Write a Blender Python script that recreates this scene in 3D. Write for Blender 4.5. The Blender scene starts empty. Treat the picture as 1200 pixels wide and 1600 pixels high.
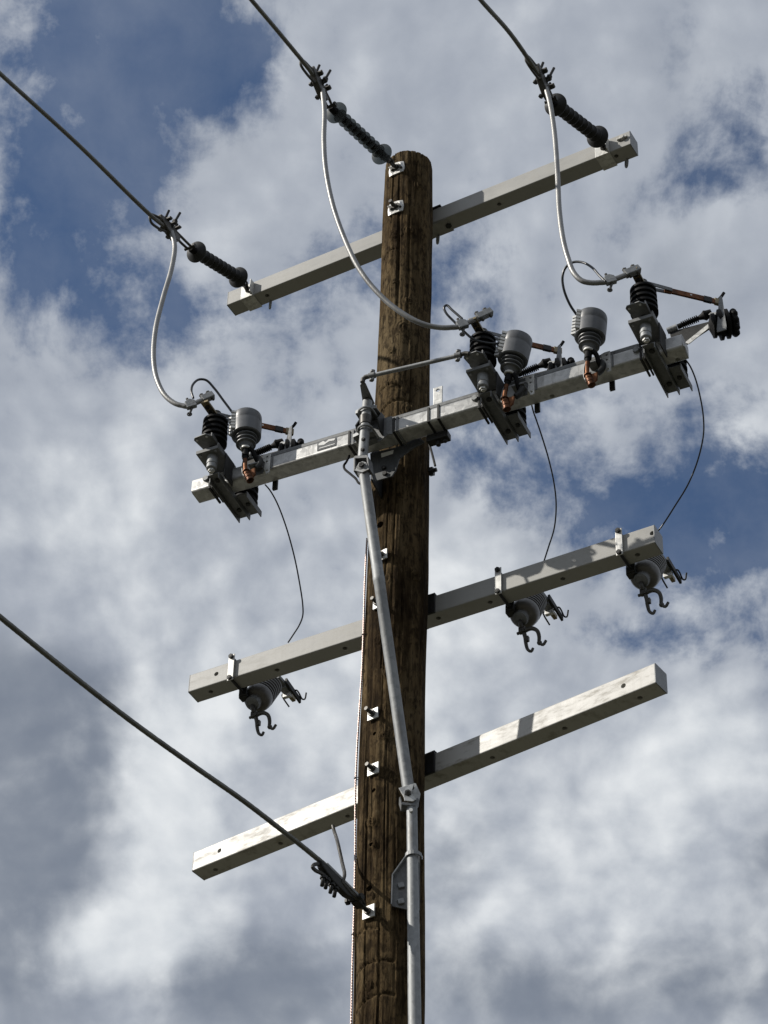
import bpy, bmesh, math, random
from mathutils import Vector, Matrix, noise
random.seed(4)
R = math.radians
S = bpy.context.scene
COL = S.collection

# ------------------------------------------------------------------ camera
CAM_Z = 1.6
FPX = 4099.8            # focal length in photo pixels (1200 x 1600)
PITCH, ROLL = 0.7322268, -0.0312391
PX0, PY0 = 0.0754819, 9.516663      # pole foot
_c, _s, _cr, _sr = math.cos(PITCH), math.sin(PITCH), math.cos(ROLL), math.sin(ROLL)
v_r, v_u, v_f = Vector((1, 0, 0)), Vector((0, -_s, _c)), Vector((0, _c, _s))
cam_x = v_r * _cr - v_u * _sr
cam_y = v_r * _sr + v_u * _cr
cam = bpy.data.objects.new('camera', bpy.data.cameras.new('camera'))
COL.objects.link(cam)
cam.matrix_world = Matrix(((cam_x.x, cam_y.x, -v_f.x, 0), (cam_x.y, cam_y.y, -v_f.y, 0),
                           (cam_x.z, cam_y.z, -v_f.z, CAM_Z), (0, 0, 0, 1)))
cam.data.sensor_fit = 'VERTICAL'
cam.data.sensor_height = 36
cam.data.lens = FPX / 1600 * 36
cam.data.clip_start = 0.05
cam.data.clip_end = 6000
S.camera = cam

# ------------------------------------------------------------------ sun, sky
SUN_EL, SUN_AZ = R(34.5), R(8.0)        # light travels towards +x, 8 degrees away from the camera
sun_dir = Vector((math.cos(SUN_EL) * math.cos(SUN_AZ), math.cos(SUN_EL) * math.sin(SUN_AZ), -math.sin(SUN_EL)))
sun = bpy.data.objects.new('sun', bpy.data.lights.new('sun', 'SUN'))
COL.objects.link(sun)
sun.data.energy = 5.0
sun.data.angle = R(0.53)
sun.data.color = (1.0, 0.95, 0.87)
sun.rotation_euler = sun_dir.to_track_quat('-Z', 'Y').to_euler()
S.view_settings.view_transform = 'Standard'
S.view_settings.look = 'None'
S.view_settings.exposure = 0.0
S.view_settings.gamma = 1.0
S.view_settings.use_curve_mapping = False

W = bpy.data.worlds.new('World')
S.world = W
W.use_nodes = True
wt = W.node_tree
for n in list(wt.nodes):
    wt.nodes.remove(n)


class NT:
    """small helper to write node trees as expressions"""
    def __init__(self, tree):
        self.t = tree

    def node(self, typ, **kw):
        n = self.t.nodes.new(typ)
        for k, v in kw.items():
            setattr(n, k, v)
        return n

    def put(self, sock, v):
        if isinstance(v, bpy.types.NodeSocket):
            self.t.links.new(v, sock)
        else:
            sock.default_value = v

    def m(self, op, a, b=0.0, c=0.0, clamp=False):
        n = self.node('ShaderNodeMath', operation=op, use_clamp=clamp)
        self.put(n.inputs[0], a)
        self.put(n.inputs[1], b)
        self.put(n.inputs[2], c)
        return n.outputs[0]

    def vm(self, op, a, b=(0, 0, 0)):
        n = self.node('ShaderNodeVectorMath', operation=op)
        self.put(n.inputs[0], a)
        self.put(n.inputs[1], b)
        return n.outputs['Value'] if op in ('DOT_PRODUCT', 'LENGTH', 'DISTANCE') else n.outputs[0]

    def noise(self, vec, scale=5.0, detail=6.0, rough=0.55, dist=0.0, lac=2.0, col=False):
        n = self.node('ShaderNodeTexNoise')
        self.put(n.inputs['Vector'], vec)
        self.put(n.inputs['Scale'], scale)
        self.put(n.inputs['Detail'], detail)
        self.put(n.inputs['Roughness'], rough)
        self.put(n.inputs['Lacunarity'], lac)
        self.put(n.inputs['Distortion'], dist)
        return n.outputs['Color'] if col else n.outputs[0]

    def rng(self, v, a, b, c=0.0, d=1.0, smooth=False):
        n = self.node('ShaderNodeMapRange', interpolation_type='SMOOTHSTEP' if smooth else 'LINEAR')
        self.put(n.inputs['Value'], v)
        for k, x in zip(('From Min', 'From Max', 'To Min', 'To Max'), (a, b, c, d)):
            self.put(n.inputs[k], x)
        return n.outputs['Result']

    def mix(self, f, a, b, blend='MIX'):
        n = self.node('ShaderNodeMix', data_type='RGBA', blend_type=blend)
        self.put(n.inputs[0], f)
        for s, v in ((6, a), (7, b)):
            if not isinstance(v, bpy.types.NodeSocket) and len(v) == 3:
                v = tuple(v) + (1.0,)
            self.put(n.inputs[s], v)
        return n.outputs[2]

    def scale(self, vec, xyz):
        return self.vm('MULTIPLY', vec, xyz)


def ray(px, py):
    u, v = (px - 600) / FPX, -(py - 800) / FPX
    return v_f + cam_x * u + cam_y * v


def cloud_xy(px, py):
    d = ray(px, py)
    d.normalize()
    return 1.6 * d.x / (d.z + 0.4), 1.28 * d.y / (d.z + 0.4)


# the cloud layer: a deck that curves down to the horizon, open to the blue in a few places
N = NT(wt)
tc = N.node('ShaderNodeTexCoord')
dirv = N.vm('NORMALIZE', tc.outputs['Generated'])
sx = N.node('ShaderNodeSeparateXYZ')
N.put(sx.inputs[0], dirv)
zc = N.m('ADD', N.m('MAXIMUM', sx.outputs[2], -0.2), 0.4)
cx_ = N.node('ShaderNodeCombineXYZ')
N.put(cx_.inputs[0], N.m('MULTIPLY', N.m('DIVIDE', sx.outputs[0], zc), 1.6))
N.put(cx_.inputs[1], N.m('MULTIPLY', N.m('DIVIDE', sx.outputs[1], zc), 1.28))
deck = cx_.outputs[0]
warp = N.vm('SUBTRACT', N.noise(deck, 7.0, 2.5, 0.5, col=True), (0.5, 0.5, 0.5))
deck_w = N.vm('ADD', deck, N.scale(warp, (0.035, 0.035, 0.0)))


def blob(px, py, rx, ry, w, ang=0.0, src=None):
    """a soft patch of the cloud deck, centred where the view direction of a photo point meets the deck"""
    x, y = cloud_xy(px, py)
    x2, y2 = cloud_xy(px + 50, py)
    ux = math.hypot(x2 - x, (y2 - y)) / 50
    x3, y3 = cloud_xy(px, py - 50)
    uy = math.hypot(x3 - x, (y3 - y)) / 50
    q = N.vm('SUBTRACT', src or deck_w, (x, y, 0))
    if ang:
        vr = N.node('ShaderNodeVectorRotate', rotation_type='Z_AXIS')
        N.put(vr.inputs['Vector'], q)
        N.put(vr.inputs['Angle'], ang)
        q = vr.outputs[0]
    q = N.scale(q, (1 / (rx * ux), 1 / (ry * uy), 0))
    l2 = N.vm('DOT_PRODUCT', q, q)
    return N.m('MULTIPLY', N.m('EXPONENT', N.m('MULTIPLY', l2, -1.0)), w)


def total(vals):
    t = vals[0]
    for v in vals[1:]:
        t = N.m('ADD', t, v)
    return t


def puffs(vec, det):
    big = N.noise(N.vm('ADD', vec, (0.7, 0.2, 0.0)), 4.0, 2, 0.5)
    mid = N.noise(N.vm('ADD', vec, (3.1, 1.7, 0.4)), 10.0, det, 0.57)
    return N.m('ADD', N.m('MULTIPLY', N.m('SUBTRACT', big, 0.5), 0.6), N.m('MULTIPLY', N.m('SUBTRACT', mid, 0.5), 1.9))


fin = N.m('MULTIPLY', N.m('SUBTRACT', N.noise(N.vm('ADD', deck_w, (1.3, 7.7, 2.0)), 42.0, 9, 0.64), 0.5), 0.85)
cover = N.m('ADD', puffs(deck_w, 10), fin)
cover_0 = puffs(deck_w, 3.5)
cover_s = puffs(N.vm('ADD', deck_w, (-0.014, -0.006, 0.0)), 3.5)      # a step towards the sun
holes = total([
    blob(150, 50, 240, 130, 0.50), blob(290, 80, 110, 80, 0.2), blob(370, 110, 90, 80, 0.30), blob(60, 270, 190, 130, 0.56), blob(200, 240, 120, 100, 0.26), blob(60, 420, 200, 110, 0.52),
    blob(330, 475, 240, 70, 0.40), blob(545, 400, 130, 90, 0.40), blob(1140, 240, 110, 130, 0.46), blob(735, 440, 110, 80, 0.40),
    blob(1000, 790, 230, 125, 0.62), blob(760, 700, 130, 100, 0.44), blob(1130, 910, 140, 100, 0.50), blob(900, 600, 150, 80, 0.32), blob(1190, 760, 90, 120, 0.2),
    blob(1090, 610, 90, 70, 0.24), blob(720, 1015, 60, 40, 0.30), blob(960, 1000, 180, 50, 0.50), blob(0, 640, 60, 60, 0.2),
    blob(900, 1350, 400, 220, -0.40), blob(200, 1000, 300, 260, -0.32), blob(400, 1500, 300, 200, -0.3), blob(700, 120, 220, 120, -0.2)])
dens = N.m('SUBTRACT', N.m('ADD', cover, 0.60), holes)
cov = N.rng(dens, -0.10, 0.44, 0.0, 1.0, True)
# thin edges and the sides towards the sun are bright, thick bellies are grey
veil = N.rng(N.noise(N.vm('ADD', deck_w, (2.2, 9.1, 0.5)), 10.0, 8, 0.6), 0.38, 0.72, 0.02, 0.27)
cov = N.m('MAXIMUM', cov, veil)
side = N.m('ADD', N.m('MULTIPLY', N.m('SUBTRACT', cover_0, cover_s), 0.8), N.m('MULTIPLY', fin, 0.45))
n_lit = N.m('SUBTRACT', N.noise(N.vm('ADD', deck_w, (5.2, 0.3, 1.1)), 8.0, 8, 0.56), 0.5)
dark = N.m('ADD', N.m('MULTIPLY', n_lit, 1.3), total([
    blob(10, 1340, 190, 240, 1.25), blob(60, 1120, 180, 110, 0.7), blob(400, 1530, 190, 110, 0.85), blob(715, 1370, 65, 110, 0.65),
    blob(790, 1540, 190, 70, 0.75), blob(1130, 1530, 190, 110, 0.9), blob(1190, 1340, 70, 90, 0.6), blob(650, 150, 420, 150, 0.14),
    blob(1050, 110, 150, 120, 0.18), blob(1050, 430, 150, 80, 0.2)]))
lite = total([
    blob(270, 1270, 95, 190, 1.05), blob(205, 1475, 110, 60, 1.15), blob(900, 1330, 260, 200, 0.75), blob(1100, 1150, 150, 100, 0.7),
    blob(430, 1110, 300, 140, 0.55), blob(110, 760, 160, 110, 0.50), blob(760, 900, 120, 130, 0.85), blob(1170, 660, 90, 120, 0.4),
    blob(380, 850, 260, 160, 0.35), blob(640, 1180, 140, 120, 0.35), N.m('MULTIPLY', n_lit, -1.0), N.m('MULTIPLY', side, 1.1)])
cloud = N.mix(N.rng(side, -0.22, 0.22), (3.7, 4.1, 4.85), (5.3, 5.7, 6.35))
cloud = N.mix(N.m('MULTIPLY', N.rng(dark, 0.05, 0.80, 0.0, 1.0, True), 0.92), cloud, N.mix(N.rng(side, -0.16, 0.16), (2.1, 2.45, 3.1), (2.75, 3.1, 3.7)))
cloud = N.mix(N.rng(lite, 0.0, 1.15, 0.0, 1.0, True), cloud, N.mix(N.rng(side, -0.20, 0.20), (6.2, 6.65, 7.2), (8.8, 9.1, 9.35)))
sky = N.node('ShaderNodeTexSky', sky_type='NISHITA')
sky.sun_disc = False
sky.sun_elevation = SUN_EL
sky.sun_rotation = math.atan2(-sun_dir.x, -sun_dir.y)
sky.altitude = 800
sky.air_density = 1.0
sky.dust_density = 0.6
sky.ozone_density = 4.0
bg = N.node('ShaderNodeBackground')
N.put(bg.inputs['Color'], N.mix(cov, sky.outputs[0], cloud))
bg.inputs['Strength'].default_value = 0.09
out = N.node('ShaderNodeOutputWorld')
wt.links.new(bg.outputs[0], out.inputs[0])


# ------------------------------------------------------------------ materials
def mat(name, fn):
    m = bpy.data.materials.new(name)
    m.use_nodes = True
    t = m.node_tree
    for n in list(t.nodes):
        t.nodes.remove(n)
    n = NT(t)
    b = n.node('ShaderNodeBsdfPrincipled')
    o = n.node('ShaderNodeOutputMaterial')
    t.links.new(b.outputs[0], o.inputs[0])
    tcn = n.node('ShaderNodeTexCoord')
    fn(n, b, tcn.outputs['Object'], o)
    return m


def bump(n, b, h, dist=0.003, st=0.6):
    k = n.node('ShaderNodeBump')
    k.inputs['Distance'].default_value = dist
    k.inputs['Strength'].default_value = st
    n.put(k.inputs['Height'], h)
    n.put(b.inputs['Normal'], k.outputs[0])


def f_wood(n, b, v, o):
    # v is in pole coordinates: z along the grain
    w = n.vm('ADD', v, n.scale(n.vm('SUBTRACT', n.noise(v, 3.0, 3, 0.5, col=True), (0.5, 0.5, 0.5)), (0.03, 0.03, 0.12)))
    grain = n.noise(n.scale(w, (95, 95, 4.0)), 1.0, 7, 0.7)
    streak = n.noise(n.scale(w, (22, 22, 0.7)), 1.0, 5, 0.6)
    blot = n.noise(n.scale(v, (4, 4, 1.4)), 1.0, 5, 0.6)
    c = n.mix(n.rng(streak, 0.35, 0.65), (0.025, 0.016, 0.0078), (0.122, 0.085, 0.043))
    c = n.mix(n.rng(blot, 0.48, 0.70), c, (0.130, 0.097, 0.054))
    c = n.mix(n.m('MULTIPLY', n.rng(blot, 0.49, 0.34), 0.85), c, (0.013, 0.008, 0.0045))
    c = n.mix(n.m('MULTIPLY', n.rng(grain, 0.46, 0.34), 0.9), c, (0.008, 0.005, 0.003))
    c = n.mix(n.m('MULTIPLY', n.rng(grain, 0.58, 0.70), 0.55), c, (0.21, 0.165, 0.102))
    fleck = n.noise(n.scale(w, (38, 38, 16)), 1.0, 6, 0.7, 0.6)
    c = n.mix(n.m('MULTIPLY', n.rng(fleck, 0.52, 0.40), 0.75), c, (0.012, 0.008, 0.0045))
    c = n.mix(n.m('MULTIPLY', n.rng(fleck, 0.60, 0.74), 0.5), c, (0.16, 0.125, 0.075))
    at = n.node('ShaderNodeAttribute', attribute_name='knot')
    c = n.mix(n.m('MULTIPLY', at.outputs['Fac'], 0.85, clamp=True), c, (0.014, 0.0085, 0.0045))
    n.put(b.inputs['Base Color'], c)
    b.inputs['Roughness'].default_value = 0.9
    b.inputs['Specular IOR Level'].default_value = 0.04
    bump(n, b, n.m('ADD', n.m('ADD', grain, n.m('MULTIPLY', fleck, 0.7)), n.m('MULTIPLY', streak, 0.5)), 0.010, 0.9)


def f_arm(dirt, base=(0.31, 0.308, 0.292)):
    def f(n, b, v, o):
        a = n.noise(n.scale(v, (3, 3, 9)), 1.0, 6, 0.6)
        d = n.noise(n.scale(v, (12, 12, 40)), 1.0, 5, 0.65)
        s = n.noise(n.scale(v, (26, 8, 2.0)), 1.0, 4, 0.6)
        c = n.mix(n.rng(a, 0.35, 0.7), base, tuple(x * 1.1 for x in base))
        c = n.mix(n.m('MULTIPLY', n.rng(d, 0.52, 0.68), dirt), c, (0.24, 0.225, 0.19))
        c = n.mix(n.m('MULTIPLY', n.rng(s, 0.55, 0.75), dirt * 0.7), c, (0.29, 0.28, 0.245))
        n.put(b.inputs['Base Color'], c)
        n.put(b.inputs['Roughness'], n.rng(n.m('ADD', a, d), 0.7, 1.3, 0.36, 0.56))
        b.inputs['Specular IOR Level'].default_value = 0.55
        bump(n, b, n.m('ADD', d, n.m('MULTIPLY', s, 0.5)), 0.0012, 0.35)
    return f


def f_galv(base, r0, r1, spang=45.0, metal=0.85, dull=0.5):
    def f(n, b, v, o):
        vo = n.node('ShaderNodeTexVoronoi')
        n.put(vo.inputs['Vector'], v)
        vo.inputs['Scale'].default_value = spang
        sp = n.node('ShaderNodeSeparateColor')
        n.put(sp.inputs[0], vo.outputs['Color'])
        a = n.noise(v, 9.0, 6, 0.65)
        s = n.noise(n.scale(v, (30, 30, 4)), 1.0, 4, 0.6)
        k = n.m('ADD', n.m('MULTIPLY', sp.outputs[0], 0.30), n.m('MULTIPLY', a, 0.9))
        c = n.mix(n.rng(k, 0.30, 0.85), tuple(x * 0.62 for x in base), tuple(min(1, x * 1.18) for x in base))
        c = n.mix(n.m('MULTIPLY', n.rng(s, 0.56, 0.75), dull), c, (0.17, 0.165, 0.155))
        n.put(b.inputs['Base Color'], c)
        n.put(b.inputs['Metallic'], n.rng(a, 0.3, 0.7, metal, metal * 0.75))
        n.put(b.inputs['Roughness'], n.rng(k, 0.25, 0.9, r0, r1))
        bump(n, b, n.m('ADD', a, n.m('MULTIPLY', sp.outputs[1], 0.2)), 0.0015, 0.35)
    return f


def f_plain(col, rough, metal=0.0, var=0.25, sc=30.0, spec=0.5, bd=0.001):
    def f(n, b, v, o):
        a = n.noise(v, sc, 5, 0.6)
        g = n.noise(v, sc * 0.25, 4, 0.6)
        k = n.m('ADD', n.m('MULTIPLY', a, 0.5), n.m('MULTIPLY', g, 0.5))
        c = n.mix(n.rng(k, 0.32, 0.68), tuple(x * (1 - var) for x in col), tuple(min(1, x * (1 + var)) for x in col))
        n.put(b.inputs['Base Color'], c)
        n.put(b.inputs['Roughness'], n.rng(k, 0.3, 0.7, rough * 0.85, min(1, rough * 1.15)))
        b.inputs['Metallic'].default_value = metal
        b.inputs['Specular IOR Level'].default_value = spec
        bump(n, b, a, bd, 0.3)
    return f


def f_copper(n, b, v, o):
    a = n.noise(v, 40.0, 6, 0.65)
    g = n.noise(v, 11.0, 4, 0.6)
    c = n.mix(n.rng(g, 0.35, 0.65), (0.055, 0.022, 0.010), (0.24, 0.095, 0.036))
    c = n.mix(n.m('MULTIPLY', n.rng(a, 0.55, 0.7), 0.6), c, (0.05, 0.028, 0.018))
    n.put(b.inputs['Base Color'], c)
    b.inputs['Metallic'].default_value = 0.75
    n.put(b.inputs['Roughness'], n.rng(a, 0.3, 0.7, 0.35, 0.65))
    bump(n, b, a, 0.001, 0.3)


def f_shed(n, b, v, o, thin=0.42):
    n.put(b.inputs['Base Color'], n.mix(n.rng(n.noise(v, 25, 4, 0.6), 0.35, 0.65), (0.035, 0.037, 0.037), (0.06, 0.063, 0.063)))
    b.inputs['Roughness'].default_value = 0.5
    tr = n.node('ShaderNodeBsdfTranslucent')
    tr.inputs['Color'].default_value = (0.15, 0.165, 0.165, 1)
    mx = n.node('ShaderNodeMixShader')
    mx.inputs[0].default_value = 0.5
    n.t.links.new(b.outputs[0], mx.inputs[1])
    n.t.links.new(tr.outputs[0], mx.inputs[2])
    tp = n.node('ShaderNodeBsdfTransparent')
    tp.inputs['Color'].default_value = (0.62, 0.66, 0.66, 1)
    m2 = n.node('ShaderNodeMixShader')
    m2.inputs[0].default_value = thin
    n.t.links.new(mx.outputs[0], m2.inputs[1])
    n.t.links.new(tp.outputs[0], m2.inputs[2])
    n.t.links.new(m2.outputs[0], o.inputs[0])


def f_ground(n, b, v, o):
    a = n.noise(v, 0.06, 6, 0.6)
    g = n.noise(v, 2.5, 7, 0.65)
    c = n.mix(n.rng(a, 0.40, 0.60), (0.030, 0.036, 0.017), (0.070, 0.060, 0.043))
    c = n.mix(n.rng(g, 0.5, 0.75), c, (0.055, 0.05, 0.034))
    n.put(b.inputs['Base Color'], c)
    b.inputs['Roughness'].default_value = 0.95
    bump(n, b, g, 0.05, 0.6)


def f_sticker(n, b, v, o):
    a = n.noise(v, 60, 4, 0.6)
    n.put(b.inputs['Base Color'], n.mix(n.rng(a, 0.4, 0.6), (0.72, 0.72, 0.70), (0.80, 0.80, 0.78)))
    b.inputs['Roughness'].default_value = 0.4


M = {
    'wood': mat('weathered_wood', f_wood),
    'arm': mat('grey_fibreglass', f_arm(0.25)),
    'arm_dirty': mat('chalky_fibreglass', f_arm(0.9, (0.42, 0.412, 0.388))),
    'arm_shade': mat('fibreglass_plate', f_plain((0.27, 0.265, 0.25), 0.5)),
    'cap': mat('grey_end_cap', f_plain((0.22, 0.23, 0.24), 0.5)),
    'galv': mat('galvanised_steel', f_galv((0.27, 0.28, 0.285), 0.50, 0.70, 45.0, 0.45, 0.85)),
    'beam': mat('galvanised_beam', f_galv((0.50, 0.50, 0.49), 0.36, 0.54, 40.0, 0.62, 0.6)),
    'plate_shaded': mat('shaded_galvanised_plate', f_galv((0.085, 0.09, 0.093), 0.5, 0.7, 60, 0.6, 0.7)),  # galvanised steel with the saddle's shade under the beam put into its colour
    'galv_dull': mat('dull_galvanised_steel', f_galv((0.175, 0.18, 0.182), 0.48, 0.68, 60, 0.5, 0.7)),
    'zinc': mat('bright_zinc_plate', f_galv((0.58, 0.58, 0.56), 0.44, 0.60, 70, 0.45, 0.45)),
    'dark_steel': mat('dark_steel', f_plain((0.028, 0.028, 0.027), 0.55, 0.5)),
    'iron': mat('grey_cast_iron', f_plain((0.075, 0.072, 0.066), 0.5, 0.6, 0.4)),
    'black': mat('black_polymer', f_plain((0.006, 0.006, 0.0065), 0.65, 0.0, 0.3, 20, 0.15)),
    'shed': mat('grey_silicone', f_shed),
    'shed_dark': mat('charcoal_silicone', f_plain((0.022, 0.023, 0.024), 0.5, 0.0, 0.3, 25, 0.3)),
    'guard': mat('grey_plastic_guard', f_plain((0.105, 0.110, 0.118), 0.45, 0.0, 0.15)),
    'guard_rib': mat('pale_plastic_teeth', f_plain((0.40, 0.41, 0.41), 0.42, 0.0, 0.08)),
    'porcelain': mat('grey_porcelain', f_plain((0.105, 0.10, 0.094), 0.32, 0.0, 0.12)),
    'copper': mat('tarnished_copper', f_copper),
    'brass': mat('dull_brass', f_plain((0.22, 0.18, 0.11), 0.45, 0.6, 0.3)),
    'alu': mat('bright_aluminium_strand', f_plain((0.25, 0.25, 0.245), 0.48, 0.55, 0.25, 15)),
    'wire': mat('weathered_strand', f_plain((0.15, 0.15, 0.135), 0.5, 0.5, 0.3, 18)),
    'cable': mat('black_cable', f_plain((0.022, 0.025, 0.03), 0.35, 0.0, 0.2)),
    'copper_wire': mat('pinkish_bare_wire', f_plain((0.36, 0.28, 0.25), 0.38, 0.85, 0.2)),
    'sticker': mat('white_sticker', f_sticker),
    'print': mat('grey_print', f_plain((0.10, 0.105, 0.11), 0.45)),
    'ground': mat('dry_grass_ground', f_ground),
}

# ------------------------------------------------------------------ frames and pixel geometry
ARMS = {  # yaw, height above the camera, offset along, offset towards the viewer, length, width, height
    'A': (30.34, 10.819, 0.013, -0.192, 2.510, 0.0969, 0.1094),
    'C': (29.30, 8.062, -0.007, -0.223, 2.515, 0.0969, 0.1094),
    'D': (37.04, 7.089, -0.002, -0.204, 2.568, 0.0969, 0.1094),
    'B': (25.68, 8.758, 0.319, 0.329, 2.562, 0.0986, 0.0868)}


class Frame:
    """s runs along the arm to the right, o towards the viewer, u up"""
    def __init__(self, k):
        self.k = k
        yaw, z, self.s0, off, self.L, self.w, self.h = ARMS[k]
        self.yaw = R(yaw)
        self.a = Vector((math.cos(self.yaw), -math.sin(self.yaw), 0))
        self.n = Vector((-math.sin(self.yaw), -math.cos(self.yaw), 0))
        self.up = Vector((0, 0, 1))
        self.O = Vector((PX0, PY0, z + CAM_Z)) + self.n * off
        self.rot = Matrix.Rotation(-self.yaw, 4, 'Z')

    def __call__(self, s, o, u):
        return self.O + self.a * s + self.n * o + self.up * u

    def loc(self, P):
        d = P - self.O
        return d.dot(self.a), d.dot(self.n), d.z

    def at_o(self, px, py, o):
        return hit(px, py, self.O + self.n * o, self.n)

    def at_u(self, px, py, u):
        return hit(px, py, self.O + self.up * u, self.up)

    def at_s(self, px, py, s):
        return hit(px, py, self.O + self.a * s, self.a)


EYE = Vector((0, 0, CAM_Z))


def hit(px, py, P, nrm):
    r = ray(px, py)
    return EYE + r * ((P - EYE).dot(nrm) / r.dot(nrm))


def at_y(px, py, y):
    return hit(px, py, Vector((0, y, 0)), Vector((0, 1, 0)))


FA, FB, FC, FD = Frame('A'), Frame('B'), Frame('C'), Frame('D')

POLE = [(-1.6, .185, .095), (3.0, .162, .092), (5.0, .151, .090), (5.77, .149, .0865), (6.41, .149, .0756), (6.87, .1495, .070), (7.2, .148, .0692),
        (7.55, .1462, .0697), (7.98, .145, .071), (9.0, .1400, .075), (9.67, .1357, .0782), (10.1, .1352, .0795), (10.6, .134, .0781), (10.93, .1310, .0769), (11.3, .1300, .0765)]


def pole_at(z):
    z -= CAM_Z
    for (z0, r0, c0), (z1, r1, c1) in zip(POLE, POLE[1:]):
        if z <= z1:
            t = max(0, (z - z0) / (z1 - z0))
            return r0 + (r1 - r0) * t, c0 + (c1 - c0) * t
    return POLE[-1][1:]


def on_pole(px, py, lift=0.0):
    """point of the pole surface seen at a photo point, with its outward normal"""
    r = ray(px, py)
    y = PY0 - 0.1
    for _ in range(8):
        P = EYE + r * (y / r.y)
        rad, cx = pole_at(P.z)
        rad += lift
        dx = max(-rad * 0.999, min(rad * 0.999, P.x - cx))
        y = PY0 - math.sqrt(rad * rad - dx * dx)
    P = EYE + r * (y / r.y)
    rad, cx = pole_at(P.z)
    return P, Vector((P.x - cx, P.y - PY0, 0)).normalized()


# ------------------------------------------------------------------ mesh building
def basis(d, ref=None):
    d = d.normalized()
    ref = ref or (Vector((0, 0, 1)) if abs(d.z) < 0.9 else Vector((1, 0, 0)))
    x = (ref - d * ref.dot(d)).normalized()
    return d, x, d.cross(x)


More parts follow.
